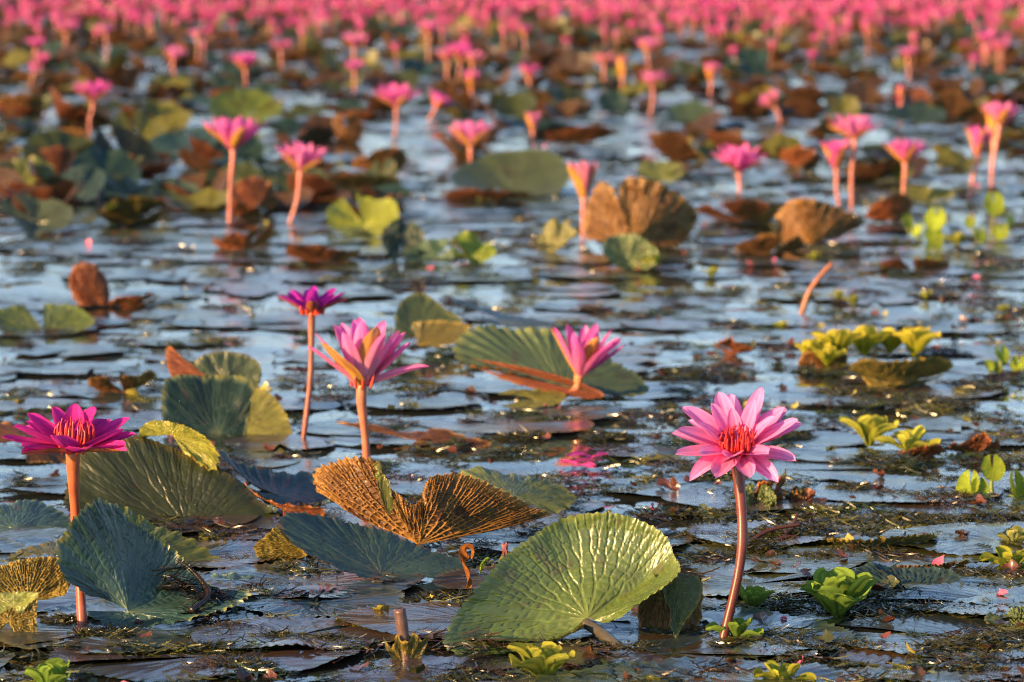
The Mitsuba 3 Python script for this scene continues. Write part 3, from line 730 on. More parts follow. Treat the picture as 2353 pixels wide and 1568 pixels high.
def flower(name, label, base, head, axis, petals, sepals, L, W, col, seed, stamens=0, detail=(13, 7), stem_r=0.0053, bend=(0, 0, 0), cat='flower', group=None, stem_col=(0.26, 0.085, 0.05), stamen_h=0.024, stem_low=(0.20, 0.06, 0.045), stem=True):
    """petals: (azimuth, opening at the base, opening at the tip, length factor, width factor) in radians; head: the receptacle; axis: where the flower looks."""
    rng = np.random.default_rng(seed)
    key = thing(name, label, cat, group)
    M = shift(head) @ frame(axis)
    r0 = 0.05 * L
    for kind, rows in (('petal', petals), ('sepal', sepals)):
        for i, (az, a0, a1, fl, fw) in enumerate(rows):
            c = dict(col) if kind == 'petal' else dict(base=tuple(np.array(col['base']) * 0.9), tip=tuple(np.array(col['tip']) * 0.9))
            if kind == 'petal':
                g = rng.uniform(0.88, 1.08)
                c = {q: tuple(np.clip(np.array(x) * g, 0, 0.93)) for q, x in c.items()}
            m = petal_mesh(L * fl, W * fw, a0, a1, cup=rng.uniform(0.35, 0.6), nl=detail[0], nw=detail[1], seed=seed * 31 + i, twist=rng.uniform(-.06, .06), blunt=0.55 if kind == 'petal' else 0.65, **c)
            part(key, kind, moved(m, M @ rot([0, 0, 1], az) @ shift([r0, 0, 0.0])), 'mat_petal' if kind == 'petal' else 'mat_sepal')
    for i in range(stamens):
        q = (i + 0.5) / stamens
        rr, az = (0.004 + 0.0115 * math.sqrt(q)), i * 2.39996
        lean = 0.10 + 0.25 * q
        hh = stamen_h * (1.1 - 0.25 * q) * rng.uniform(0.9, 1.1)
        d = np.array([math.cos(az), math.sin(az), 0])
        p = [d * rr, d * (rr + hh * 0.5 * math.sin(lean)) + [0, 0, hh * 0.5], d * (rr + hh * 0.55 * math.sin(lean)) + [0, 0, hh * 0.85], d * (rr + hh * 0.30 * math.sin(lean)) + [0, 0, hh]]
        m = tube(p, [0.0019, 0.0022, 0.0015, 0.0005], 6, (0.72, 0.07, 0.02), (0.42, 0.025, 0.05), n=8, seed=i)
        part(key, 'stamen', moved(m, M), 'mat_stem')
    # receptacle and stem
    ax = np.asarray(axis, float) / np.linalg.norm(axis)
    h = np.asarray(head) - ax * 0.004
    if stem:
        base = np.array(base, float)
        mid = (base + h) / 2 + np.array(bend)
        low = base + (base - mid) * (0.09 / max(0.03, np.linalg.norm(base - mid)))
        part(key, 'stem', tube([low, base, mid, h - ax * 0.015, h + ax * 0.008], [stem_r, stem_r, stem_r, stem_r, stem_r * 1.5], 12 if detail[0] > 10 else 8, stem_low, stem_col, n=40 if detail[0] > 10 else 16, seed=seed), 'mat_stem')
    return key


def ring(n, a0, a1, fl, fw, rng, off=0.0, jit=0.12, ja=0.08):
    return [(off + 2 * math.pi * i / n + rng.uniform(-jit, jit), a0 + rng.uniform(-ja, ja), a1 + rng.uniform(-ja, ja), fl * rng.uniform(0.93, 1.06), fw * rng.uniform(0.9, 1.1)) for i in range(n)]


D = math.radians
r = np.random.default_rng(51)
Y = ground_depth(1480)
flower('water_lily', 'wide open pale pink water lily with red stamens on the right, looking at the viewer', gp(1660, 1480), at(1694, 1036, Y + 0.01), (-0.06, -0.50, 0.86),
       ring(9, D(78), D(72), 1.04, 1.0, r, 0.1) + ring(9, D(62), D(54), 1.0, 0.95, r, 0.45) + [(D(90), D(36), D(30), 0.62, 0.7), (D(45), D(38), D(30), 0.8, 0.8), (D(135), D(38), D(30), 0.8, 0.8), (D(0), D(46), D(40), 0.8, 0.8), (D(180), D(46), D(40), 0.8, 0.8)], ring(4, D(86), D(94), 1.0, 1.05, r, 0.6), 0.066, 0.0218, PINK, 51, stamens=34, stem_col=(0.14, 0.032, 0.022), stem_low=(0.075, 0.022, 0.018), detail=(16, 9), stem_r=0.0051, bend=(0.012, 0, 0.0))
r = np.random.default_rng(52)
Y = ground_depth(1445)
flower('water_lily', 'magenta water lily wide open at the left edge, seen from the side', gp(190, 1445), at(168, 1037, Y), (0.02, -0.12, 1),
       ring(8, D(80), D(70), 1.0, 1.0, r, 0.15) + ring(6, D(68), D(56), 0.97, 1.0, r, 0.5) + [(D(90), D(30), D(24), 0.72, 0.8), (D(40), D(36), D(28), 0.72, 0.8), (D(140), D(36), D(28), 0.72, 0.8)], ring(4, D(84), D(80), 1.0, 1.05, r, 0.75), 0.0685, 0.0275, MAG, 52, stamens=22, detail=(16, 9), stem_r=0.0052, bend=(-0.004, 0.03, 0), stamen_h=0.031,
       stem_col=(0.42, 0.13, 0.05))
r = np.random.default_rng(53)
flower('water_lily', 'tall half open pink water lily with orange striped sepals left of the centre', gp(846, 1105), at(832, 888, 5.45), (0.05, -0.10, 1),
       [(D(200), D(56), D(50), 0.98, 0.85), (D(185), D(44), D(38), 1.0, 0.9), (D(232), D(34), D(26), 1.0, 0.95), (D(268), D(12), D(6), 1.0, 1.0), (D(150), D(34), D(28), 0.95, 0.9), (D(100), D(25), D(20), 1.0, 1.0), (D(60), D(30), D(25), 1.0, 0.9), (D(20), D(38), D(34), 0.95, 0.9),
        (D(340), D(32), D(26), 1.0, 0.95), (D(310), D(30), D(24), 0.95, 0.9), (D(0), D(66), D(72), 0.95, 0.9), (D(130), D(20), D(14), 0.95, 0.9), (D(30), D(20), D(14), 0.95, 0.9), (D(10), D(48), D(40), 0.9, 0.8)],
       [(D(222), D(50), D(42), 1.0, 1.2), (D(290), D(24), D(18), 1.02, 1.25), (D(120), D(40), D(34), 1.0, 1.1), (D(35), D(44), D(40), 1.0, 1.1)], 0.090, 0.027, dict(base=(0.92, 0.44, 0.48), tip=(0.90, 0.20, 0.60)), 53, stamens=8, detail=(16, 9), stem_r=0.0050, stem_col=(0.48, 0.18, 0.11), stem_low=(0.42, 0.15, 0.10))
r = np.random.default_rng(54)
Y = ground_depth(1010)
flower('water_lily', 'purple water lily on a thin stem behind the tall half open flower', gp(697, 1012), at(716, 722, Y), (0.02, -0.05, 1), ring(8, D(56), D(56), 1.0, 1.0, r, 0.1) + ring(6, D(42), D(36), 0.85, 0.9, r, 0.5), ring(4, D(62), D(66), 1.0, 1.1, r, 0.0), 0.054, 0.018, PURP, 54, stamens=14,
       detail=(12, 7), stem_r=0.0040, bend=(0.004, 0, 0), stamen_h=0.018)
r = np.random.default_rng(55)
Y = ground_depth(935)
flower('water_lily', 'half open pink water lily leaning right on a short bent stem', gp(1268, 938), at(1330, 866, Y), (0.20, -0.12, 1), ring(6, D(40), D(32), 1.0, 1.0, r, 0.3) + ring(5, D(26), D(18), 1.0, 1.0, r, 0.1) + [(D(5), D(46), D(40), 1.0, 1.0), (D(-15), D(38), D(32), 1.0, 1.0)],
       [(D(185), D(42), D(34), 1.0, 1.1), (D(290), D(28), D(22), 0.95, 1.2), (D(95), D(38), D(32), 1.0, 1.1), (D(20), D(40), D(36), 1.0, 1.1)], 0.084, 0.022, dict(base=(0.88, 0.24, 0.36), tip=(0.82, 0.12, 0.50)), 55, detail=(12, 7), stem_r=0.0052, stem_col=(0.5, 0.17, 0.09), bend=(-0.004, 0, -0.004))

# the flowers behind: where the head and the foot stand in the photograph, the width, how far it is open
BACK = [
    # head x, y, width, foot x, y, opening, axis lean, label
    (535, 345, 132, 527, 517, 50, 0.0, 'tall pink flower at the left above the rust brown leaf'),
    (690, 398, 112, 665, 517, 48, 0.12, 'pink flower on a leaning stem left of the centre back'),
    (213, 236, 92, 205, 308, 52, 0.0, 'small bright pink flower at the left above the brown leaf'),
    (911, 248, 104, 907, 324, 56, 0.02, 'wide pink flower above the rounded tan leaf'),
    (1081, 340, 102, 1086, 402, 48, 0.0, 'pink flower in the centre back before the wide dark green leaf'),
    (1341, 458, 62, 1340, 548, 22, 0.0, 'half closed pale pink flower before the large brown leaf fan'),
    (1698, 398, 122, 1697, 452, 56, 0.0, 'wide pink flower standing low on the right of the centre'),
    (1963, 322, 112, 1957, 478, 56, 0.02, 'wide pink flower on the tallest stem of the right back group'),
    (1922, 391, 62, 1929, 478, 28, -0.06, 'half closed pink flower beside the wide tall one on the right'),
    (2080, 378, 92, 2077, 476, 46, 0.0, 'pink cup shaped flower right of the wide tall one'),
    (2296, 290, 92, 2277, 442, 48, 0.06, 'pink flower on the tall stem by the right edge'),
    (2246, 361, 58, 2227, 462, 24, 0.06, 'half closed pink flower left of the one by the right edge'),
    (2284, 325, 40, 2280, 440, 16, 0.0, 'pale pink bud in front of the flower by the right edge'),
    (1500, 200, 64, 1494, 264, 52, 0.0, 'pink flower on a short stem right of the centre, far back'),
    (564, 164, 66, 568, 222, 46, 0.0, 'small pink cup flower far back above the domed green leaf'),
    (646, 118, 52, 652, 178, 54, 0.0, 'small flat pink flower far back left of the centre'),
    (398, 142, 56, 401, 195, 46, 0.2, 'small pink flower leaning right in the far left back'),
    (82, 114, 50, 88, 180, 50, 0.0, 'small pink flower at the far left back'),
    (814, 165, 50, 815, 222, 52, 0.0, 'lower of two pink flowers one above the other, left of centre far back'),
    (813, 110, 56, 814, 190, 46, 0.0, 'upper of two pink flowers one above the other, left of centre far back'),
    (1057, 140, 66, 1054, 200, 46, 0.0, 'middle pink flower of the cluster in the far centre'),
    (1028, 145, 46, 1029, 200, 40, -0.1, 'left pink flower of the cluster in the far centre'),
    (1086, 150, 46, 1084, 205, 40, 0.1, 'right pink flower of the cluster in the far centre'),
    (1216, 184, 52, 1216, 225, 40, 0.0, 'deep pink flower sitting low right of the far centre cluster'),
    (1388, 152, 58, 1391, 208, 54, 0.06, 'flat pink flower left of the pale bud, far back'),
    (1488, 126, 62, 1492, 195, 46, 0.1, 'pink flower standing above the short stemmed one, far back'),
    (1430, 180, 30, 1428, 215, 14, 0.0, 'pale pink bud in the far back right of the centre'),
    (2068, 242, 24, 2069, 280, 8, 0.0, 'slim closed pink bud on the right far back'),
    (1224, 305, 30, 1224, 335, 20, 0.0, 'round pink bud low on the water in the centre back'),
    (1083, 209, 30, 1083, 235, 20, 0.0, 'round pink bud below the far centre cluster'),
    (1634, 192, 34, 1634, 225, 22, 0.0, 'round pink bud right of the short stemmed flower'),
    (1782, 250, 50, 1795, 285, 34, -0.7, 'pink flower tipped over to the left on the right far back'),
    (1000, 252, 56, 985, 280, 40, 0.5, 'drooping pink flower right of the wide one above the tan leaf'),
    (2086, 136, 54, 2087, 190, 50, 0.0, 'pink flower right of the centre in the far back row'),
    (2302, 122, 46, 2303, 180, 44, 0.0, 'pink flower at the right edge in the far back row'),
    (2262, 105, 50, 2262, 165, 44, 0.0, 'pink flower near the right edge in the farthest row'),
    (150, 80, 52, 152, 150, 46, 0.0, 'pink flower far back at the left, left of two close ones'),
    (243, 84, 48, 244, 150, 46, 0.0, 'pink flower far back at the left, right of two close ones'),
    (1205, 84, 40, 1206, 150, 40, 0.0, 'small pink flower far back right of the far centre cluster'),
    (985, 82, 60, 986, 150, 44, 0.0, 'pink flower far back left of the far centre cluster'),
    (455, 95, 44, 456, 160, 44, 0.0, 'pink flower far back between the left pairs'),
]
for i, (hx, hy, w, fx, fy, op, lean, lab) in enumerate(BACK):
    Yf = ground_depth(fy)
    s = pxm(Yf)
    rr = np.random.default_rng(600 + i)
    o = D(op)
    L = w / s / 2 / max(0.30, math.sin(o)) * 1.10
    L = min(L, 0.105)
    n = 8 if w > 60 else 6
    pet = ring(n, o, o - D(6), 1.0, 1.0, rr, rr.uniform(0, 1)) + ring(n - 1, o * 0.72, o * 0.6, 0.95, 1.0, rr, rr.uniform(0, 1))
    if w > 60:
        pet += ring(4, o * 0.4, o * 0.3, 0.85, 0.9, rr, rr.uniform(0, 1))
    sep = ring(4, o * 1.1, o * 1.05, 1.0, 1.15, rr, rr.uniform(0, 1))
    c = [dict(base=(0.86, 0.16, 0.32), tip=(0.88, 0.17, 0.52)), dict(base=(0.88, 0.26, 0.40), tip=(0.90, 0.26, 0.60)), dict(base=(0.84, 0.12, 0.30), tip=(0.85, 0.12, 0.50))][i % 3]
    if 'pale' in lab:
        c = dict(base=(0.86, 0.30, 0.30), tip=(0.86, 0.26, 0.42))
    flower('water_lily', lab, gp(fx, fy), at(hx, hy, Yf), (lean, rr.uniform(-.12, .05), 1), pet, sep, L, L * 0.27, c, 600 + i, detail=(7, 3) if w < 70 else (9, 5), stem_r=0.0050 if w > 60 else 0.0055, stem_col=(0.50, 0.19, 0.13), stem_low=(0.42, 0.15, 0.11),
           stamens=0, bend=(rr.uniform(-.006, .006), 0, 0))


def small_flower(seed, op, lean, L=0.066, h=0.2, n=8, pale=0.0):
    """a whole blossom on its stem as one light mesh, foot at the origin"""
    rr = np.random.default_rng(seed)
    M = shift([lean[0] * 0.5 * h, lean[1] * 0.5 * h, h]) @ frame((lean[0], lean[1], 1))
    ms = []
    for a0, k, nn in ((op, 1.0, n), (op * 0.6, 0.95, n - 2)):
        for az, b0, b1, fl, fw in ring(nn, a0, a0 * 0.9, k, 1, rr, rr.uniform(0, 1)):
            ms.append(moved(petal_mesh(L * fl, L * 0.34 * fw, b0, b1, nl=4, nw=3, base=(0.85, 0.11 + 0.4 * pale, 0.26 + 0.2 * pale), tip=(0.86, 0.12 + 0.5 * pale, 0.44 + 0.3 * pale), seed=seed), M @ rot([0, 0, 1], az)))
    top = M[:3, 3]
    st = tube([np.array([0, 0, -0.03]), np.array([0, 0, h * 0.4]), top], [0.0055, 0.0055], 5, (0.20, 0.08, 0.04), (0.34, 0.12, 0.07), n=4, seed=seed)
    return join(ms), st


FAR_FLOWERS = [small_flower(800 + k, D((50, 40, 56, 30, 46, 12, 52, 24, 60, 36)[k]), [(0, 0), (.25, 0), (-.2, .1), (0, 0), (.1, -.3), (0, 0), (.35, .1), (-.1, -.1), (-.4, 0), (.1, .2)][k], L=(0.058, 0.062, 0.054, 0.064, 0.060, 0.056, 0.058, 0.060, 0.052, 0.062)[k],
                            h=(0.12, 0.10, 0.14, 0.11, 0.08, 0.09, 0.10, 0.13, 0.07, 0.09)[k], pale=(0, .15, 0, .3, .1, .5, 0, .2, .1, 0)[k]) for k in range(10)]
rng = np.random.default_rng(33)


def far_density(x, y):
    if y < 15.5:
        return 0.0
    side = 0.80 + 0.40 * (0.5 + x / (0.24 * y))
    d = np.interp(y, [15.5, 19, 22, 25, 28, 31, 36], [0.06, 0.18, 0.45, 1.1, 2.7, 6.0, 11.0])
    return d * side


spots = []
for _ in range(60000):
    y = 15.5 + (84 - 15.5) * math.sqrt(rng.uniform())
    x = rng.uniform(-1, 1) * 0.17 * y
    spots.append((x, y))
# uniform over the wedge would be ~y; keep by the density wanted
area = 0.17 * (84 ** 2 - 15.5 ** 2)
keep = []
for (x, y) in spots:
    # radial law above is sqrt on an offset interval: weight it back to even ground density
    pdf = 2 * (y - 15.5) / (84 - 15.5) ** 2 / (2 * 0.17 * y) * 60000
    if rng.uniform() < min(1.0, far_density(x, y) / max(pdf, 1e-6)):
        keep.append((x, y))
keep.sort(key=lambda p: (abs(p[0]) > 0.128 * p[1] + 0.15, p[1]))
solo = 300 - used['water_lily']
stuff_b, stuff_s = [], []
for i, (x, y) in enumerate(keep):
    b, st = FAR_FLOWERS[int(rng.integers(10))]
    M = shift([x, y, 0]) @ rot([0, 0, 1], rng.uniform(0, 6.28)) @ scl(rng.uniform(0.85, 1.15))
    if y < 38 and abs(x) < 0.128 * y + 0.15 and i < solo:
        side, _ = zone(x, y)
        key = thing('water_lily', f'pink water lily blurred in the far field, {side} third', 'flower', f'far field flowers, {side}')
        part(key, 'blossom', moved(b, M), 'mat_petal')
        part(key, 'stem', moved(st, M), 'mat_stem')
    else:
        stuff_b.append(moved(b, M))
key = thing('distant_lilies', 'mass of distant pink water lilies merging into a band at the top', 'flowers', kind='stuff')
put(key, join(stuff_b), 'mat_petal')
N_FAR = (len(keep), len(stuff_b))

# ------------------------------------------------------------------ raised and flat leaves of the back field
RAISED = []
for kk in range(10):
    rr = np.random.default_rng(900 + kk)
    top = [(0.035, 0.05, 0.016), (0.075, 0.04, 0.016), (0.018, 0.04, 0.028), (0.10, 0.10, 0.016), (0.05, 0.026, 0.014)][kk % 5]
    RAISED.append(facing_up(disc_leaf(0.11, 7, 48, 20, 900 + kk, rise=0.03, cup=rr.uniform(0, .25), fold=rr.uniform(0, .4), fold_dir=rr.uniform(0, 6), curl=rr.uniform(0, .6), curl_dir=rr.uniform(0, 6), top=top, tone=0.7, vein=0, wave=0.01, tooth=0.05,
                                      edge=tuple(np.array(top) * 1.4))))
rng = np.random.default_rng(44)
spots = []
for _ in range(2600):
    y = math.sqrt(rng.uniform(14.0 ** 2, 48 ** 2))
    spots.append((rng.uniform(-1, 1) * (0.13 * y + 0.2), y))
spots.sort(key=lambda p: p[1])
FEET = [gp(b[3], b[4]) for b in BACK if b[4] > 255]      # keep the stems of these flowers in view
solo_leaf = 300 - used['lily_leaf']
named = []
stuff = []
spots = sorted(spots + [(rng.uniform(-0.128, -0.02) * yy, yy) for yy in rng.uniform(10.2, 14.5, 90)] + [(rng.uniform(-0.02, 0.128) * yy, yy) for yy in rng.uniform(12.2, 15.5, 40)], key=lambda p: p[1])
for i, (x, y) in enumerate(spots):
    clear = meshkit.noise(np.array([x * 0.55 + 3, y * 0.30, 0.5]), 5)
    if any(abs(x - p[0] * y / p[1]) < 0.17 and p[1] - 2.6 < y < p[1] + 0.15 for p in FEET):
        continue
    if y < 21 and clear > 0.62 and rng.uniform() < 0.75:
        continue
    q = int(rng.integers(10))
    tilt, td = 0.05 + 0.70 * rng.uniform() ** 2.0, rng.uniform(0, 6.28)
    if q in (0, 7):
        td = rng.normal(0, 0.6)
    R = rng.uniform(0.5, 1.0)
    M = rot([math.cos(td), math.sin(td), 0], tilt) @ rot([0, 0, 1], rng.uniform(0, 6.28)) @ scl(R)
    m = moved(RAISED[q], M)
    lo = m[0][:, 2].min()
    m = moved(m, shift([x, y, -lo - 0.01]))
    if solo_leaf > 0:
        solo_leaf -= 1
        side, _ = zone(x, y)
        key = thing('lily_leaf', f'raised lily leaf blurred among many in the far field, {side} third', 'leaf', 'raised leaves of the far field')
        named.append((key, x, y, ('green', 'brown', 'dark green', 'yellow-green', 'dark brown')[q % 5]))
        put(key, m, ('mat_far_leaf', 'mat_far_rust_leaf', 'mat_far_leaf', 'mat_olive_leaf')[q % 4])
    else:
        stuff.append(m)
for _ in range(420):
    y = rng.uniform(11, 45)
    x = rng.choice([-1, 1]) * (0.13 * y + 0.3 + 1.3 * rng.uniform())
    m = moved(RAISED[int(rng.integers(10))], rot(np.r_[rng.normal(size=2), 0], rng.uniform(.05, .7)) @ rot([0, 0, 1], rng.uniform(0, 6.28)) @ scl(rng.uniform(0.5, 1.0)))
    stuff.append(moved(m, shift([x, y, -m[0][:, 2].min() - 0.01])))
by_landmarks(named, 'blurred {tint} lily leaf {where}', BACK_MARKS)
key = thing('distant_leaves', 'crowd of raised brown and green lily leaves in the far back field', 'leaves', kind='stuff')
put(key, join(stuff), 'mat_far_leaf')

stuff = []
LOW = [facing_up(disc_leaf(0.115, 4, 36, 14, 950 + k, rise=0.012, top=PAD_TOPS[t][0], top2=PAD_TOPS[t][1], tone=0.6, vein=0, wave=0.003, tooth=0.05)) for k, t in enumerate(list(PAD_TOPS) * 2)]
for a in far_pads:
    x, y, R, tint, kq, rz, tilt, td, z = a
    stuff.append(moved(LOW[list(PAD_TOPS).index(tint) + 4 * (kq % 2)], shift([x, y, z]) @ rot([math.cos(td), math.sin(td), 0], tilt) @ rot([0, 0, 1], rz) @ scl(R / 0.115)))
for _ in range(1500):          # the water goes on to both sides of the picture
    y = rng.uniform(3.0, 13.5)
    x = rng.choice([-1, 1]) * (0.128 * y + 0.16 + 1.3 * rng.uniform())
    stuff.append(moved(LOW[int(rng.integers(8))], shift([x, y, 0.002 + 0.006 * rng.uniform()]) @ rot([1, 0.3, 0], rng.uniform(-.03, .03)) @ rot([0, 0, 1], rng.uniform(0, 6.28)) @ scl(rng.uniform(0.8, 1.25))))
for _ in range(900):
    y = rng.uniform(13, 45)
    x = rng.choice([-1, 1]) * (0.13 * y + 0.2 + 1.4 * rng.uniform())
    stuff.append(moved(LOW[int(rng.integers(8))], shift([x, y, 0.002 + 0.006 * rng.uniform()]) @ rot([1, 0.3, 0], rng.uniform(-.04, .04)) @ rot([0, 0, 1], rng.uniform(0, 6.28)) @ scl(rng.uniform(0.8, 1.2))))
for _ in range(3600):
    y = math.sqrt(rng.uniform(13 ** 2, 56 ** 2))
    stuff.append(moved(LOW[int(rng.integers(8))], shift([rng.uniform(-1, 1) * (0.13 * y + 0.2), y, 0.002 + 0.006 * rng.uniform()]) @ rot([1, 0.3, 0], rng.uniform(-.04, .04)) @ rot([0, 0, 1], rng.uniform(0, 6.28)) @ scl(rng.uniform(0.7, 1.2))))
key = thing('distant_pads', 'crowd of flat lily pads covering the water in the back', 'lily pads', kind='stuff')
put(key, join(stuff), 'mat_pad')

# ------------------------------------------------------------------ floating weed, scraps
def strands(cx, cy, rx, ry, n, h, rng, col, z0=0.004, ln=(0.010, 0.040), w=0.0005):
    ms = []
    a = rng.uniform(0, 2 * np.pi, n)
    rad = np.sqrt(rng.uniform(0, 1, n))
    for i in range(n):
        x, y = cx + rx * rad[i] * math.cos(a[i]), cy + ry * rad[i] * math.sin(a[i])
        z = z0 + h * (1 - rad[i] ** 2) * rng.uniform(0.0, 1)
        d = rng.uniform(0, 6.28)
        l = rng.uniform(*ln)
        u = np.array([math.cos(d), math.sin(d), rng.uniform(-.25, .45)])
        s = np.linspace(-.5, .5, 5)[:, None]
        side = np.array([-u[1], u[0], 0]) * rng.uniform(-.35, .35)
        p = np.array([x, y, z]) + u * s * l + (side + [0, 0, rng.uniform(-.25, .25)]) * (s ** 2) * l * 2
        p[:, 2] = np.maximum(p[:, 2], 0.001)
        q = np.cross(np.array([u]), rng.normal(size=3))
        q = q / (np.linalg.norm(q) + 1e-9) * w * rng.uniform(0.6, 1.8)
        v = np.empty((10, 3))
        v[0::2], v[1::2] = p - q, p + q
        v[-2:] = p[-1]
        f = np.array([[0, 1, 2], [1, 3, 2], [2, 3, 4], [3, 5, 4], [4, 5, 6], [5, 7, 6], [6, 7, 8]])
        ms.append((v, f, *pack(col, col, np.zeros(10), rng.uniform(0.5, 1.6))))
    return ms


rng = np.random.default_rng(71)
WEED = [(1800, 1250, 110, 42), (1745, 1275, 70, 30), (1860, 1235, 60, 24), (1775, 1150, 70, 20), (2350, 1480, 90, 22), (1980, 1215, 60, 16), (2150, 1215, 90, 18), (1640, 1290, 60, 12), (1900, 1290, 60, 14), (2230, 1330, 80, 14), (1960, 1130, 60, 10), (2050, 1075, 70, 14), (1650, 1100, 60, 10), (1800, 1010, 70, 10), (2150, 935, 90, 12), (1950, 910, 90, 14), (2250, 900, 60, 10), (1560, 860, 60, 10), (1400, 1010, 60, 9), (1200, 1010, 50, 9), (330, 1330, 60, 12), (2265, 1500, 150, 28), (2160, 1505, 80, 16), (2290, 1205, 120, 16), (2080, 1200, 90, 12), (1840, 1255, 110, 26), (1760, 1270, 80, 18), (1700, 1495, 60, 14), (1820, 1505, 90, 14), (1960, 1500, 70, 12), (1300, 1500, 60, 12), (640, 1475, 50, 10),
        (760, 1480, 50, 10), (240, 1470, 70, 16), (150, 1440, 50, 16), (1080, 1385, 50, 14), (500, 1395, 40, 10), (1690, 1195, 60, 10), (1880, 1180, 60, 10), (1560, 1190, 40, 8), (1950, 1410, 60, 10), (2060, 1420, 60, 10), (1560, 1245, 60, 10),
        (1760, 1410, 60, 16), (2200, 1420, 60, 8), (480, 1500, 50, 8), (560, 1540, 60, 8), (1450, 1500, 60, 8), (2000, 1280, 80, 10), (2180, 1150, 60, 8), (1000, 1390, 60, 10), (700, 1310, 60, 12), (590, 1300, 50, 10)]
ms = []
for (vx, vy, w, hh) in WEED:
    p = gp(vx, vy)
    s = pxm(p[1])
    ms += strands(p[0], p[1], w / s, w / s * 0.8, int(7 * w), hh / s, rng, (0.030, 0.030, 0.009))
for _ in range(1400):
    y = 3.85 + 9.5 * rng.uniform() ** 1.3
    x = rng.uniform(-1, 1) * 0.128 * y
    right = 0.5 + 0.5 * x / (0.128 * y)
    if rng.uniform() > 0.35 + 0.65 * right:
        continue
    col = [(0.03, 0.033, 0.010), (0.03, 0.018, 0.010), (0.022, 0.032, 0.010), (0.08, 0.08, 0.015)][int(rng.choice(4, p=[.4, .3, .2, .1]))]
    rx = rng.uniform(0.010, 0.05)
    ms += strands(x, y, rx, rx * rng.uniform(.5, 1), int(24 + rx * 1500), rng.uniform(0.004, 0.014), rng, col)
# dark strands caught on the shell shaped leaf
for (vx, vy, dd, n, rx, rz) in ((400, 1318, 60, 90, 0.014, 0.016), (425, 1345, 60, 40, 0.010, 0.006), (470, 1365, 40, 40, 0.012, 0.005), (505, 1362, 60, 40, 0.014, 0.005), (455, 1402, -20, 50, 0.014, 0.005)):
    p = at(vx, vy, 4.30 + dd / 2277)
    mm = strands(p[0], p[1], rx, rx * .6, n, rz * 2, rng, (0.008, 0.007, 0.006), z0=p[2] - rz)
    ms += mm
key = thing('floating_weed', 'dark wet tangles of floating water weed between the pads', 'water weed', kind='stuff')
put(key, join(ms), 'mat_wet')

stick = thing('weed_stick', 'black rotten strand trailing over the right side of the shell shaped leaf', 'strand')
put(stick, tube([at(405, 1285, 4.345), at(440, 1310, 4.34), at(470, 1345, 4.325), at(478, 1372, 4.31), at(440, 1405, 4.285)], [0.0012, 0.0022, 0.0035, 0.003, 0.004], 7, (0.012, 0.009, 0.007), n=30, seed=3), 'mat_stem')

SCRAPS = []
for kk in range(6):
    rr = np.random.default_rng(1000 + kk)
    SCRAPS.append(disc_leaf(0.011, 4, 14, 5, 1000 + kk, rise=0.004, fold=rr.uniform(0, .8), fold_dir=rr.uniform(0, 6), curl=rr.uniform(0, .9), curl_dir=rr.uniform(0, 6), vein=0, wave=0.002, tooth=0.2, top=(0.1, 0.05, 0.03)))
ms = []
for _ in range(1500):
    y = 3.85 + 10.5 * rng.uniform() ** 1.2
    x = rng.uniform(-1, 1) * 0.128 * y
    right = 0.5 + 0.5 * x / (0.128 * y)
    if rng.uniform() > 0.25 + 0.75 * right:
        continue
    v, f, _, _ = SCRAPS[int(rng.integers(6))]
    col = np.array([(0.055, 0.03, 0.02), (0.10, 0.035, 0.02), (0.05, 0.06, 0.015), (0.28, 0.26, 0.05), (0.5, 0.10, 0.2)][int(rng.choice(5, p=[.45, .23, .22, .075, .025]))])
    M = shift([x, y, 0.008]) @ rot(rng.normal(size=3), rng.uniform(0, .9)) @ rot([0, 0, 1], rng.uniform(0, 6.28)) @ scl(rng.uniform(0.3, 1.0))
    ms.append(moved((v, f, *pack(col, col, np.zeros(len(v)), rng.uniform(.7, 1.3))), M))
key = thing('floating_scraps', 'scattered scraps of dead leaf and petals floating on the pads', 'scraps', kind='stuff')
put(key, join(ms), 'mat_wet')


# ------------------------------------------------------------------ small plants
def lettuce_leaf(L, W, bend, seed, col, tipcol, rib=0.0010, nl=12, nw=13):
    s = np.linspace(0, 1, nl)
    wd = W * (0.18 + 0.82 * sstep(0, 0.75, s)) * np.sqrt(np.clip(1 - ((s - 0.62) / 0.40) ** 2 * (s > 0.62), 0, 1))
    wd[-1] = max(wd[-1], W * 0.25)
    a = bend[0] + (bend[1] - bend[0]) * s
    ds = L / (nl - 1)
    x = np.r_[0, np.cumsum(np.sin(a[1:]) * ds)]
    z = np.r_[0, np.cumsum(np.cos(a[1:]) * ds)]
    u = np.linspace(-1, 1, nw)
    n = np.stack([-np.cos(a), 0 * a, np.sin(a)], -1)
    P = np.zeros((nl, nw, 3))
    P[..., 0], P[..., 2], P[..., 1] = x[:, None], z[:, None], u[None] * wd[:, None] / 2
    off = 0.25 * wd[:, None] * u[None] ** 2 + rib * np.cos(u[None] * 14) * s[:, None] + (meshkit.noise(np.stack(np.broadcast_arrays(s[:, None] * 4, u[None] * 2, np.float64(seed)), -1), seed) - .5) * 0.15 * W
    off = off - 0.06 * W * np.clip(s[:, None] - .8, 0, 1) * 5 * (1 - u[None] ** 2)
    P += n[:, None] * off[..., None]
    g = 0.75 + 0.25 * np.cos(u * 14)[None, :] + 0.2 * meshkit.noise(P * 200, seed)
    return (P.reshape(-1, 3), grid_faces(nl, nw), *pack(col, tipcol, np.broadcast_to(s[:, None], (nl, nw)), g))


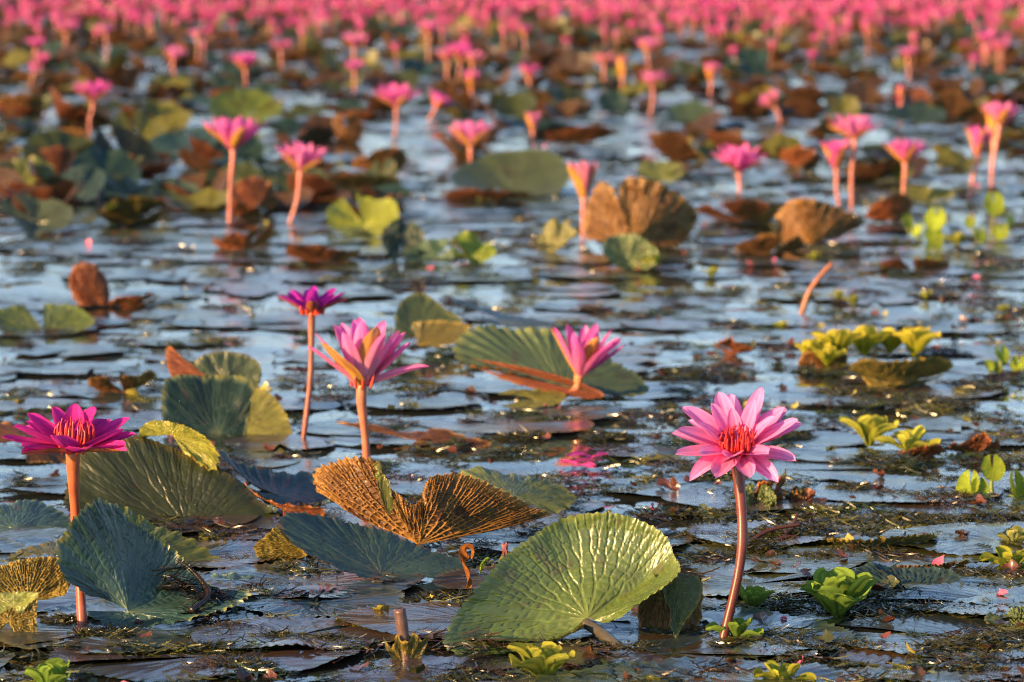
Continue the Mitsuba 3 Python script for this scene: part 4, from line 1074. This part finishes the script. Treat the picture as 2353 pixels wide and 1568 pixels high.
def rosette(vx, vy, size, label, n=9, col=(0.10, 0.20, 0.03), tip=(0.20, 0.32, 0.06), seed=0, name='water_lettuce', open_=(12, 75), cat='plant', group=None, z=0.0):
    """size: width in the photograph"""
    rr = np.random.default_rng(seed)
    p = gp(vx, vy)
    R = size / pxm(p[1]) / 2
    key = thing(name, label, cat, group)
    for i in range(n):
        q = (i + .5) / n
        o = D(open_[0] + (open_[1] - open_[0]) * q)
        L = R * 1.35 * (0.75 + 0.35 * q) * rr.uniform(0.85, 1.12)
        g = rr.uniform(0.8, 1.2)
        m = lettuce_leaf(L, L * rr.uniform(0.62, 0.85), (o * 0.8, o * 1.2), seed * 17 + i, np.array(col) * g, np.array(tip) * g)
        part(key, 'leaf', moved(m, shift([p[0], p[1], 0.002 + z]) @ rot([0, 0, 1], i * 2.39996 + rr.uniform(-.3, .3)) @ shift([0.05 * R, 0, 0])), 'mat_soft')
    return key


YG = dict(col=(0.22, 0.24, 0.03), tip=(0.46, 0.46, 0.08))
rosette(1925, 1425, 190, 'upright green water lettuce on the right in front', 11, seed=1, open_=(8, 62))
rosette(1732, 1412, 110, 'green water lettuce just right of the right flower stem', 8, seed=2, open_=(10, 55))
rosette(1692, 1478, 120, 'small green water lettuce at the foot of the right flower stem', 6, seed=3, open_=(30, 75))
rosette(1998, 1028, 125, 'pale yellow water lettuce on the right, left one of two', 6, seed=4, open_=(5, 60), **YG)
rosette(2085, 1045, 125, 'pale yellow water lettuce on the right, right one of two', 6, seed=5, open_=(25, 80), **YG)
for i, (x, y, w) in enumerate(((1862, 846, 95), (1920, 838, 120), (1985, 830, 125), (2046, 826, 90), (2102, 832, 120), (1900, 856, 85))):
    rosette(x, y, w, ('yellow-green water lettuce at the left end of the clump above the brown dome', 'yellow-green water lettuce second from the left in the clump', 'tallest green water lettuce of the clump above the brown dome',
                      'low yellow water lettuce in the middle of the clump above the brown dome', 'yellow-green water lettuce at the right end of the clump above the brown dome', 'orange-yellow water lettuce in front of the clump')[i], 7, seed=10 + i,
            z=0.008, col=(0.26, 0.28, 0.02), tip=(0.58, 0.54, 0.07), open_=(8, 60))
rosette(1250, 1572, 170, 'yellow-green water lettuce cut off by the bottom edge near the middle', 8, seed=20, open_=(15, 65), col=(0.20, 0.25, 0.03), tip=(0.36, 0.36, 0.05))
rosette(115, 1600, 130, 'green water lettuce cut off by the bottom edge at the left', 7, seed=21, open_=(15, 60))
rosette(1800, 1580, 120, 'yellow-green water lettuce cut off by the bottom edge on the right', 6, seed=22, open_=(30, 80), col=(0.2, 0.22, 0.03), tip=(0.38, 0.36, 0.05))
rosette(2325, 1318, 125, 'yellow-green water lettuce at the right edge in front', 7, seed=23, open_=(30, 85), col=(0.2, 0.24, 0.03), tip=(0.36, 0.38, 0.05))
rosette(2330, 1262, 80, 'pale green water lettuce at the right edge behind another', 6, seed=24, open_=(10, 65), col=(0.18, 0.2, 0.05), tip=(0.34, 0.34, 0.1))
for i, (x, y, w, l) in enumerate(((1637, 640, 42, 'tiny yellow water lettuce right of the pale green leaf in the back water'), (1870, 603, 38, 'tiny yellow water lettuce below the tent shaped brown leaf'), (1925, 695, 46, 'small yellow water lettuce right of the orange broken stem, left one'),
                                  (1962, 706, 46, 'small yellow water lettuce right of the orange broken stem, right one'), (1797, 762, 38, 'tiny pale yellow water lettuce in open mid water on the right'), (2128, 690, 34, 'tiny yellow water lettuce at the right in mid water'),
                                  (2305, 722, 34, 'tiny yellow water lettuce by the right edge in mid water'), (2200, 568, 60, 'yellow water lettuce at the foot of the hyacinth leaves'), (1500, 622, 60, 'pinkish young lettuce below the pale green leaf'))):
    rosette(x, y, w, l, 5, seed=30 + i, open_=(8, 60), **YG)


def round_leaf(R, seed, col):
    m = disc_leaf(R, 7, 40, 1, seed, rise=0.002, cup=0.18, top=col, top2=tuple(np.array(col) * 1.3), vein=0, wave=0.002, tooth=0.0, edge=tuple(np.array(col) * 1.1), wear=0.2)
    return facing_up(m)


def hyacinth(label, foot, blades, col=(0.18, 0.26, 0.03), seed=0):
    """blades: (x, y, width, turn): round leaves on stalks"""
    key = thing('water_hyacinth', label, 'plant')
    f = gp(*foot)
    for i, (x, y, w, turn) in enumerate(blades):
        Yb = f[1] + 0.01 * math.sin(i * 2.1)
        c = at(x, y, Yb)
        c[2] = max(c[2], 0.012)
        R = w / pxm(Yb) / 2
        g = 0.8 + 0.4 * ((i * 7 + seed) % 5) / 4
        m = moved(round_leaf(R, seed * 9 + i, tuple(np.array(col) * g)), shift(c) @ rot([0, 0, 1], turn) @ rot([1, 0, 0], D(68)) @ rot([0, 0, 1], -1.57))
        b = part(key, 'leaf', m, 'mat_soft')
        stp = [f + [0.004 * math.cos(i), 0, -0.01], (f + c) / 2 + [0.25 * (c[0] - f[0]), 0, -0.004], c + [0, 0, -R * 0.7]]
        part(key, 'stalk', tube(stp, [0.0035, 0.0028, 0.002], 6, (0.16, 0.20, 0.04), n=10, seed=i), 'mat_stem')
    return key


hyacinth('round leaved yellow-green hyacinth standing at the right behind the weed', (2275, 1145), [(2280, 1078, 62, 0.1), (2228, 1118, 70, -0.8), (2335, 1122, 80, 0.9), (2250, 1130, 50, 0.2)], (0.20, 0.26, 0.03), 1)
hyacinth('yellow-green hyacinth by the right edge in the back water', (2270, 560), [(2283, 470, 55, 0.2), (2318, 505, 30, 0.8), (2300, 535, 40, -0.4), (2250, 540, 36, 0.5), (2230, 510, 30, -0.3)], (0.24, 0.30, 0.03), 2)
hyacinth('yellow-green hyacinth left of the one by the right edge in the back', (2130, 555), [(2150, 505, 55, -0.4), (2083, 510, 36, 0.6), (2145, 545, 50, 0.2), (2110, 530, 30, -0.8)], (0.24, 0.32, 0.03), 3)
hyacinth('small green hyacinth at the right edge in mid water', (2300, 862), [(2300, 815, 45, 0.6), (2340, 838, 40, -0.5), (2272, 840, 26, 0.3), (2290, 850, 30, 0.0)], (0.20, 0.27, 0.03), 4)

def ribbon(pts, half, col, col2, turn, n=30):
    """a narrow dry leaf: a strip that twists and cups along the points"""
    p, _ = spline(pts, n)
    t = np.gradient(p, axis=0)
    t /= np.linalg.norm(t, axis=1, keepdims=True)
    a = np.cross(t, [0.2, 1, 0.1])
    a /= np.linalg.norm(a, axis=1, keepdims=True)
    b = np.cross(t, a)
    w = np.interp(np.linspace(0, 1, n), np.linspace(0, 1, len(half)), half)
    ang = turn * np.sin(np.linspace(0, 5, n))
    u = np.linspace(-1, 1, 7)
    side, up = a * np.cos(ang)[:, None] + b * np.sin(ang)[:, None], b * np.cos(ang)[:, None] - a * np.sin(ang)[:, None]
    P = p[:, None] + side[:, None] * (u[None] * w[:, None])[..., None] + up[:, None] * ((u[None] ** 2) * w[:, None] * 0.6)[..., None]
    return (P.reshape(-1, 3), grid_faces(n, 7), *pack(col, col2, meshkit.noise(P * 250), 0.6 + 0.8 * meshkit.noise(P * 700)))


# broken stem with the rag of a leaf, dry curl, orange stick, pink scrap
k = thing('broken_stem', 'broken grey-pink lily stem stump with a ragged brown leaf at its foot', 'stem')
Y = ground_depth(1535)
part(k, 'stump', tube([at(936, 1545, Y), at(928, 1470, Y), at(918, 1400, Y)], [0.0055, 0.0055, 0.0062], 10, (0.10, 0.06, 0.05), (0.11, 0.055, 0.045), n=20, seed=5), 'mat_stem')
hero_leaf(Y, (935, 1530, 0), [(905, 1528, -20), (885, 1480, -10), (900, 1490, -16), (912, 1462, -22), (932, 1475, -26), (955, 1455, -22), (965, 1470, -14), (985, 1462, 0), (970, 1510, 0), (955, 1530, -10)], '', name='ragged_leaf', view='under', parent=k, tone=0.3, vein=0.3, nr=16, nt=120, seed=40, wave=0.002, tooth=0.08)
k = thing('dry_curl', 'thin dry orange leaf curl standing left of the glossy green leaf', 'dry leaf')
Y = 4.45
put(k, ribbon([at(1078, 1352, Y), at(1070, 1318, Y), at(1062, 1290, Y), at(1070, 1264, Y), at(1082, 1262, Y - .004), at(1082, 1284, Y - .008)], [0.003, 0.005, 0.004, 0.006, 0.005, 0.002], (0.16, 0.055, 0.015), (0.36, 0.14, 0.03), 2.2), 'mat_soft')
for i, (x0, y0, x1, y1, x2, y2, lab) in enumerate(((1690, 1272, 1760, 1222, 1838, 1205, 'long brown dead stem lying on the weed right of the right flower stem'), (1720, 1282, 1800, 1236, 1856, 1240, 'brown dead stem crossing the weed in front of the long one'),
                                                   (1800, 1235, 1822, 1208, 1832, 1180, 'reddish stub of dead stem pointing up from the weed by the right flower'))):
    k = thing('dead_stem', lab, 'stem')
    Y = ground_depth(1275 - 8 * i)
    put(k, tube([at(x0, y0, Y), at(x1, y1, Y + .02), at(x2, y2, Y + .03)], [0.0018, 0.0026, 0.0016], 7, (0.045, 0.018, 0.010), (0.07, 0.026, 0.016), n=18, seed=20 + i), 'mat_stem')
k = thing('green_shoot', 'small bright green shoot beside the dry orange leaf curl', 'shoot')
put(k, moved(lettuce_leaf(0.026, 0.008, (0.2, 0.7), 3, (0.16, 0.24, 0.03), (0.22, 0.34, 0.05)), shift(at(1100, 1330, 4.40)) @ rot([0, 0, 1], -0.5)), 'mat_soft')
k = thing('orange_stick', 'orange broken flower stem leaning out of the water on the right in mid distance', 'stem')
Y = ground_depth(722)
put(k, tube([at(1836, 740, Y), at(1858, 675, Y), at(1885, 635, Y), at(1912, 606, Y)], [0.0055, 0.005, 0.005, 0.0045], 9, (0.28, 0.09, 0.05), n=18, seed=6), 'mat_stem')
k = thing('petal_scrap', 'tiny faded pink bloom scrap at the left rim of the glossy green leaf', 'petal')
ms = [moved(petal_mesh(0.015, 0.006, D(15), D(25), nl=6, nw=4, base=(0.35, 0.14, 0.12), tip=(0.45, 0.2, 0.22), seed=i), shift(at(1160, 1278, 4.44)) @ rot([0, 0, 1], i * 1.3)) for i in range(5)]
put(k, join(ms), 'mat_petal')
for i, (x, y, l) in enumerate(((1330, 1080, 'loose pink petals floating behind the pale green toothed leaf'),)):
    k = thing('petal_scrap', l, 'petals', kind='stuff')
    p = gp(x, y)
    rr = np.random.default_rng(77)
    put(k, join([moved(petal_mesh(0.03, 0.011, D(80), D(95), nl=6, nw=4, **ROSE, seed=q), shift([p[0] + rr.uniform(-.025, .025), p[1] + rr.uniform(-.1, .1), 0.012]) @ rot([0, 0, 1], rr.uniform(0, 6))) for q in range(9)]), 'mat_petal')
del k
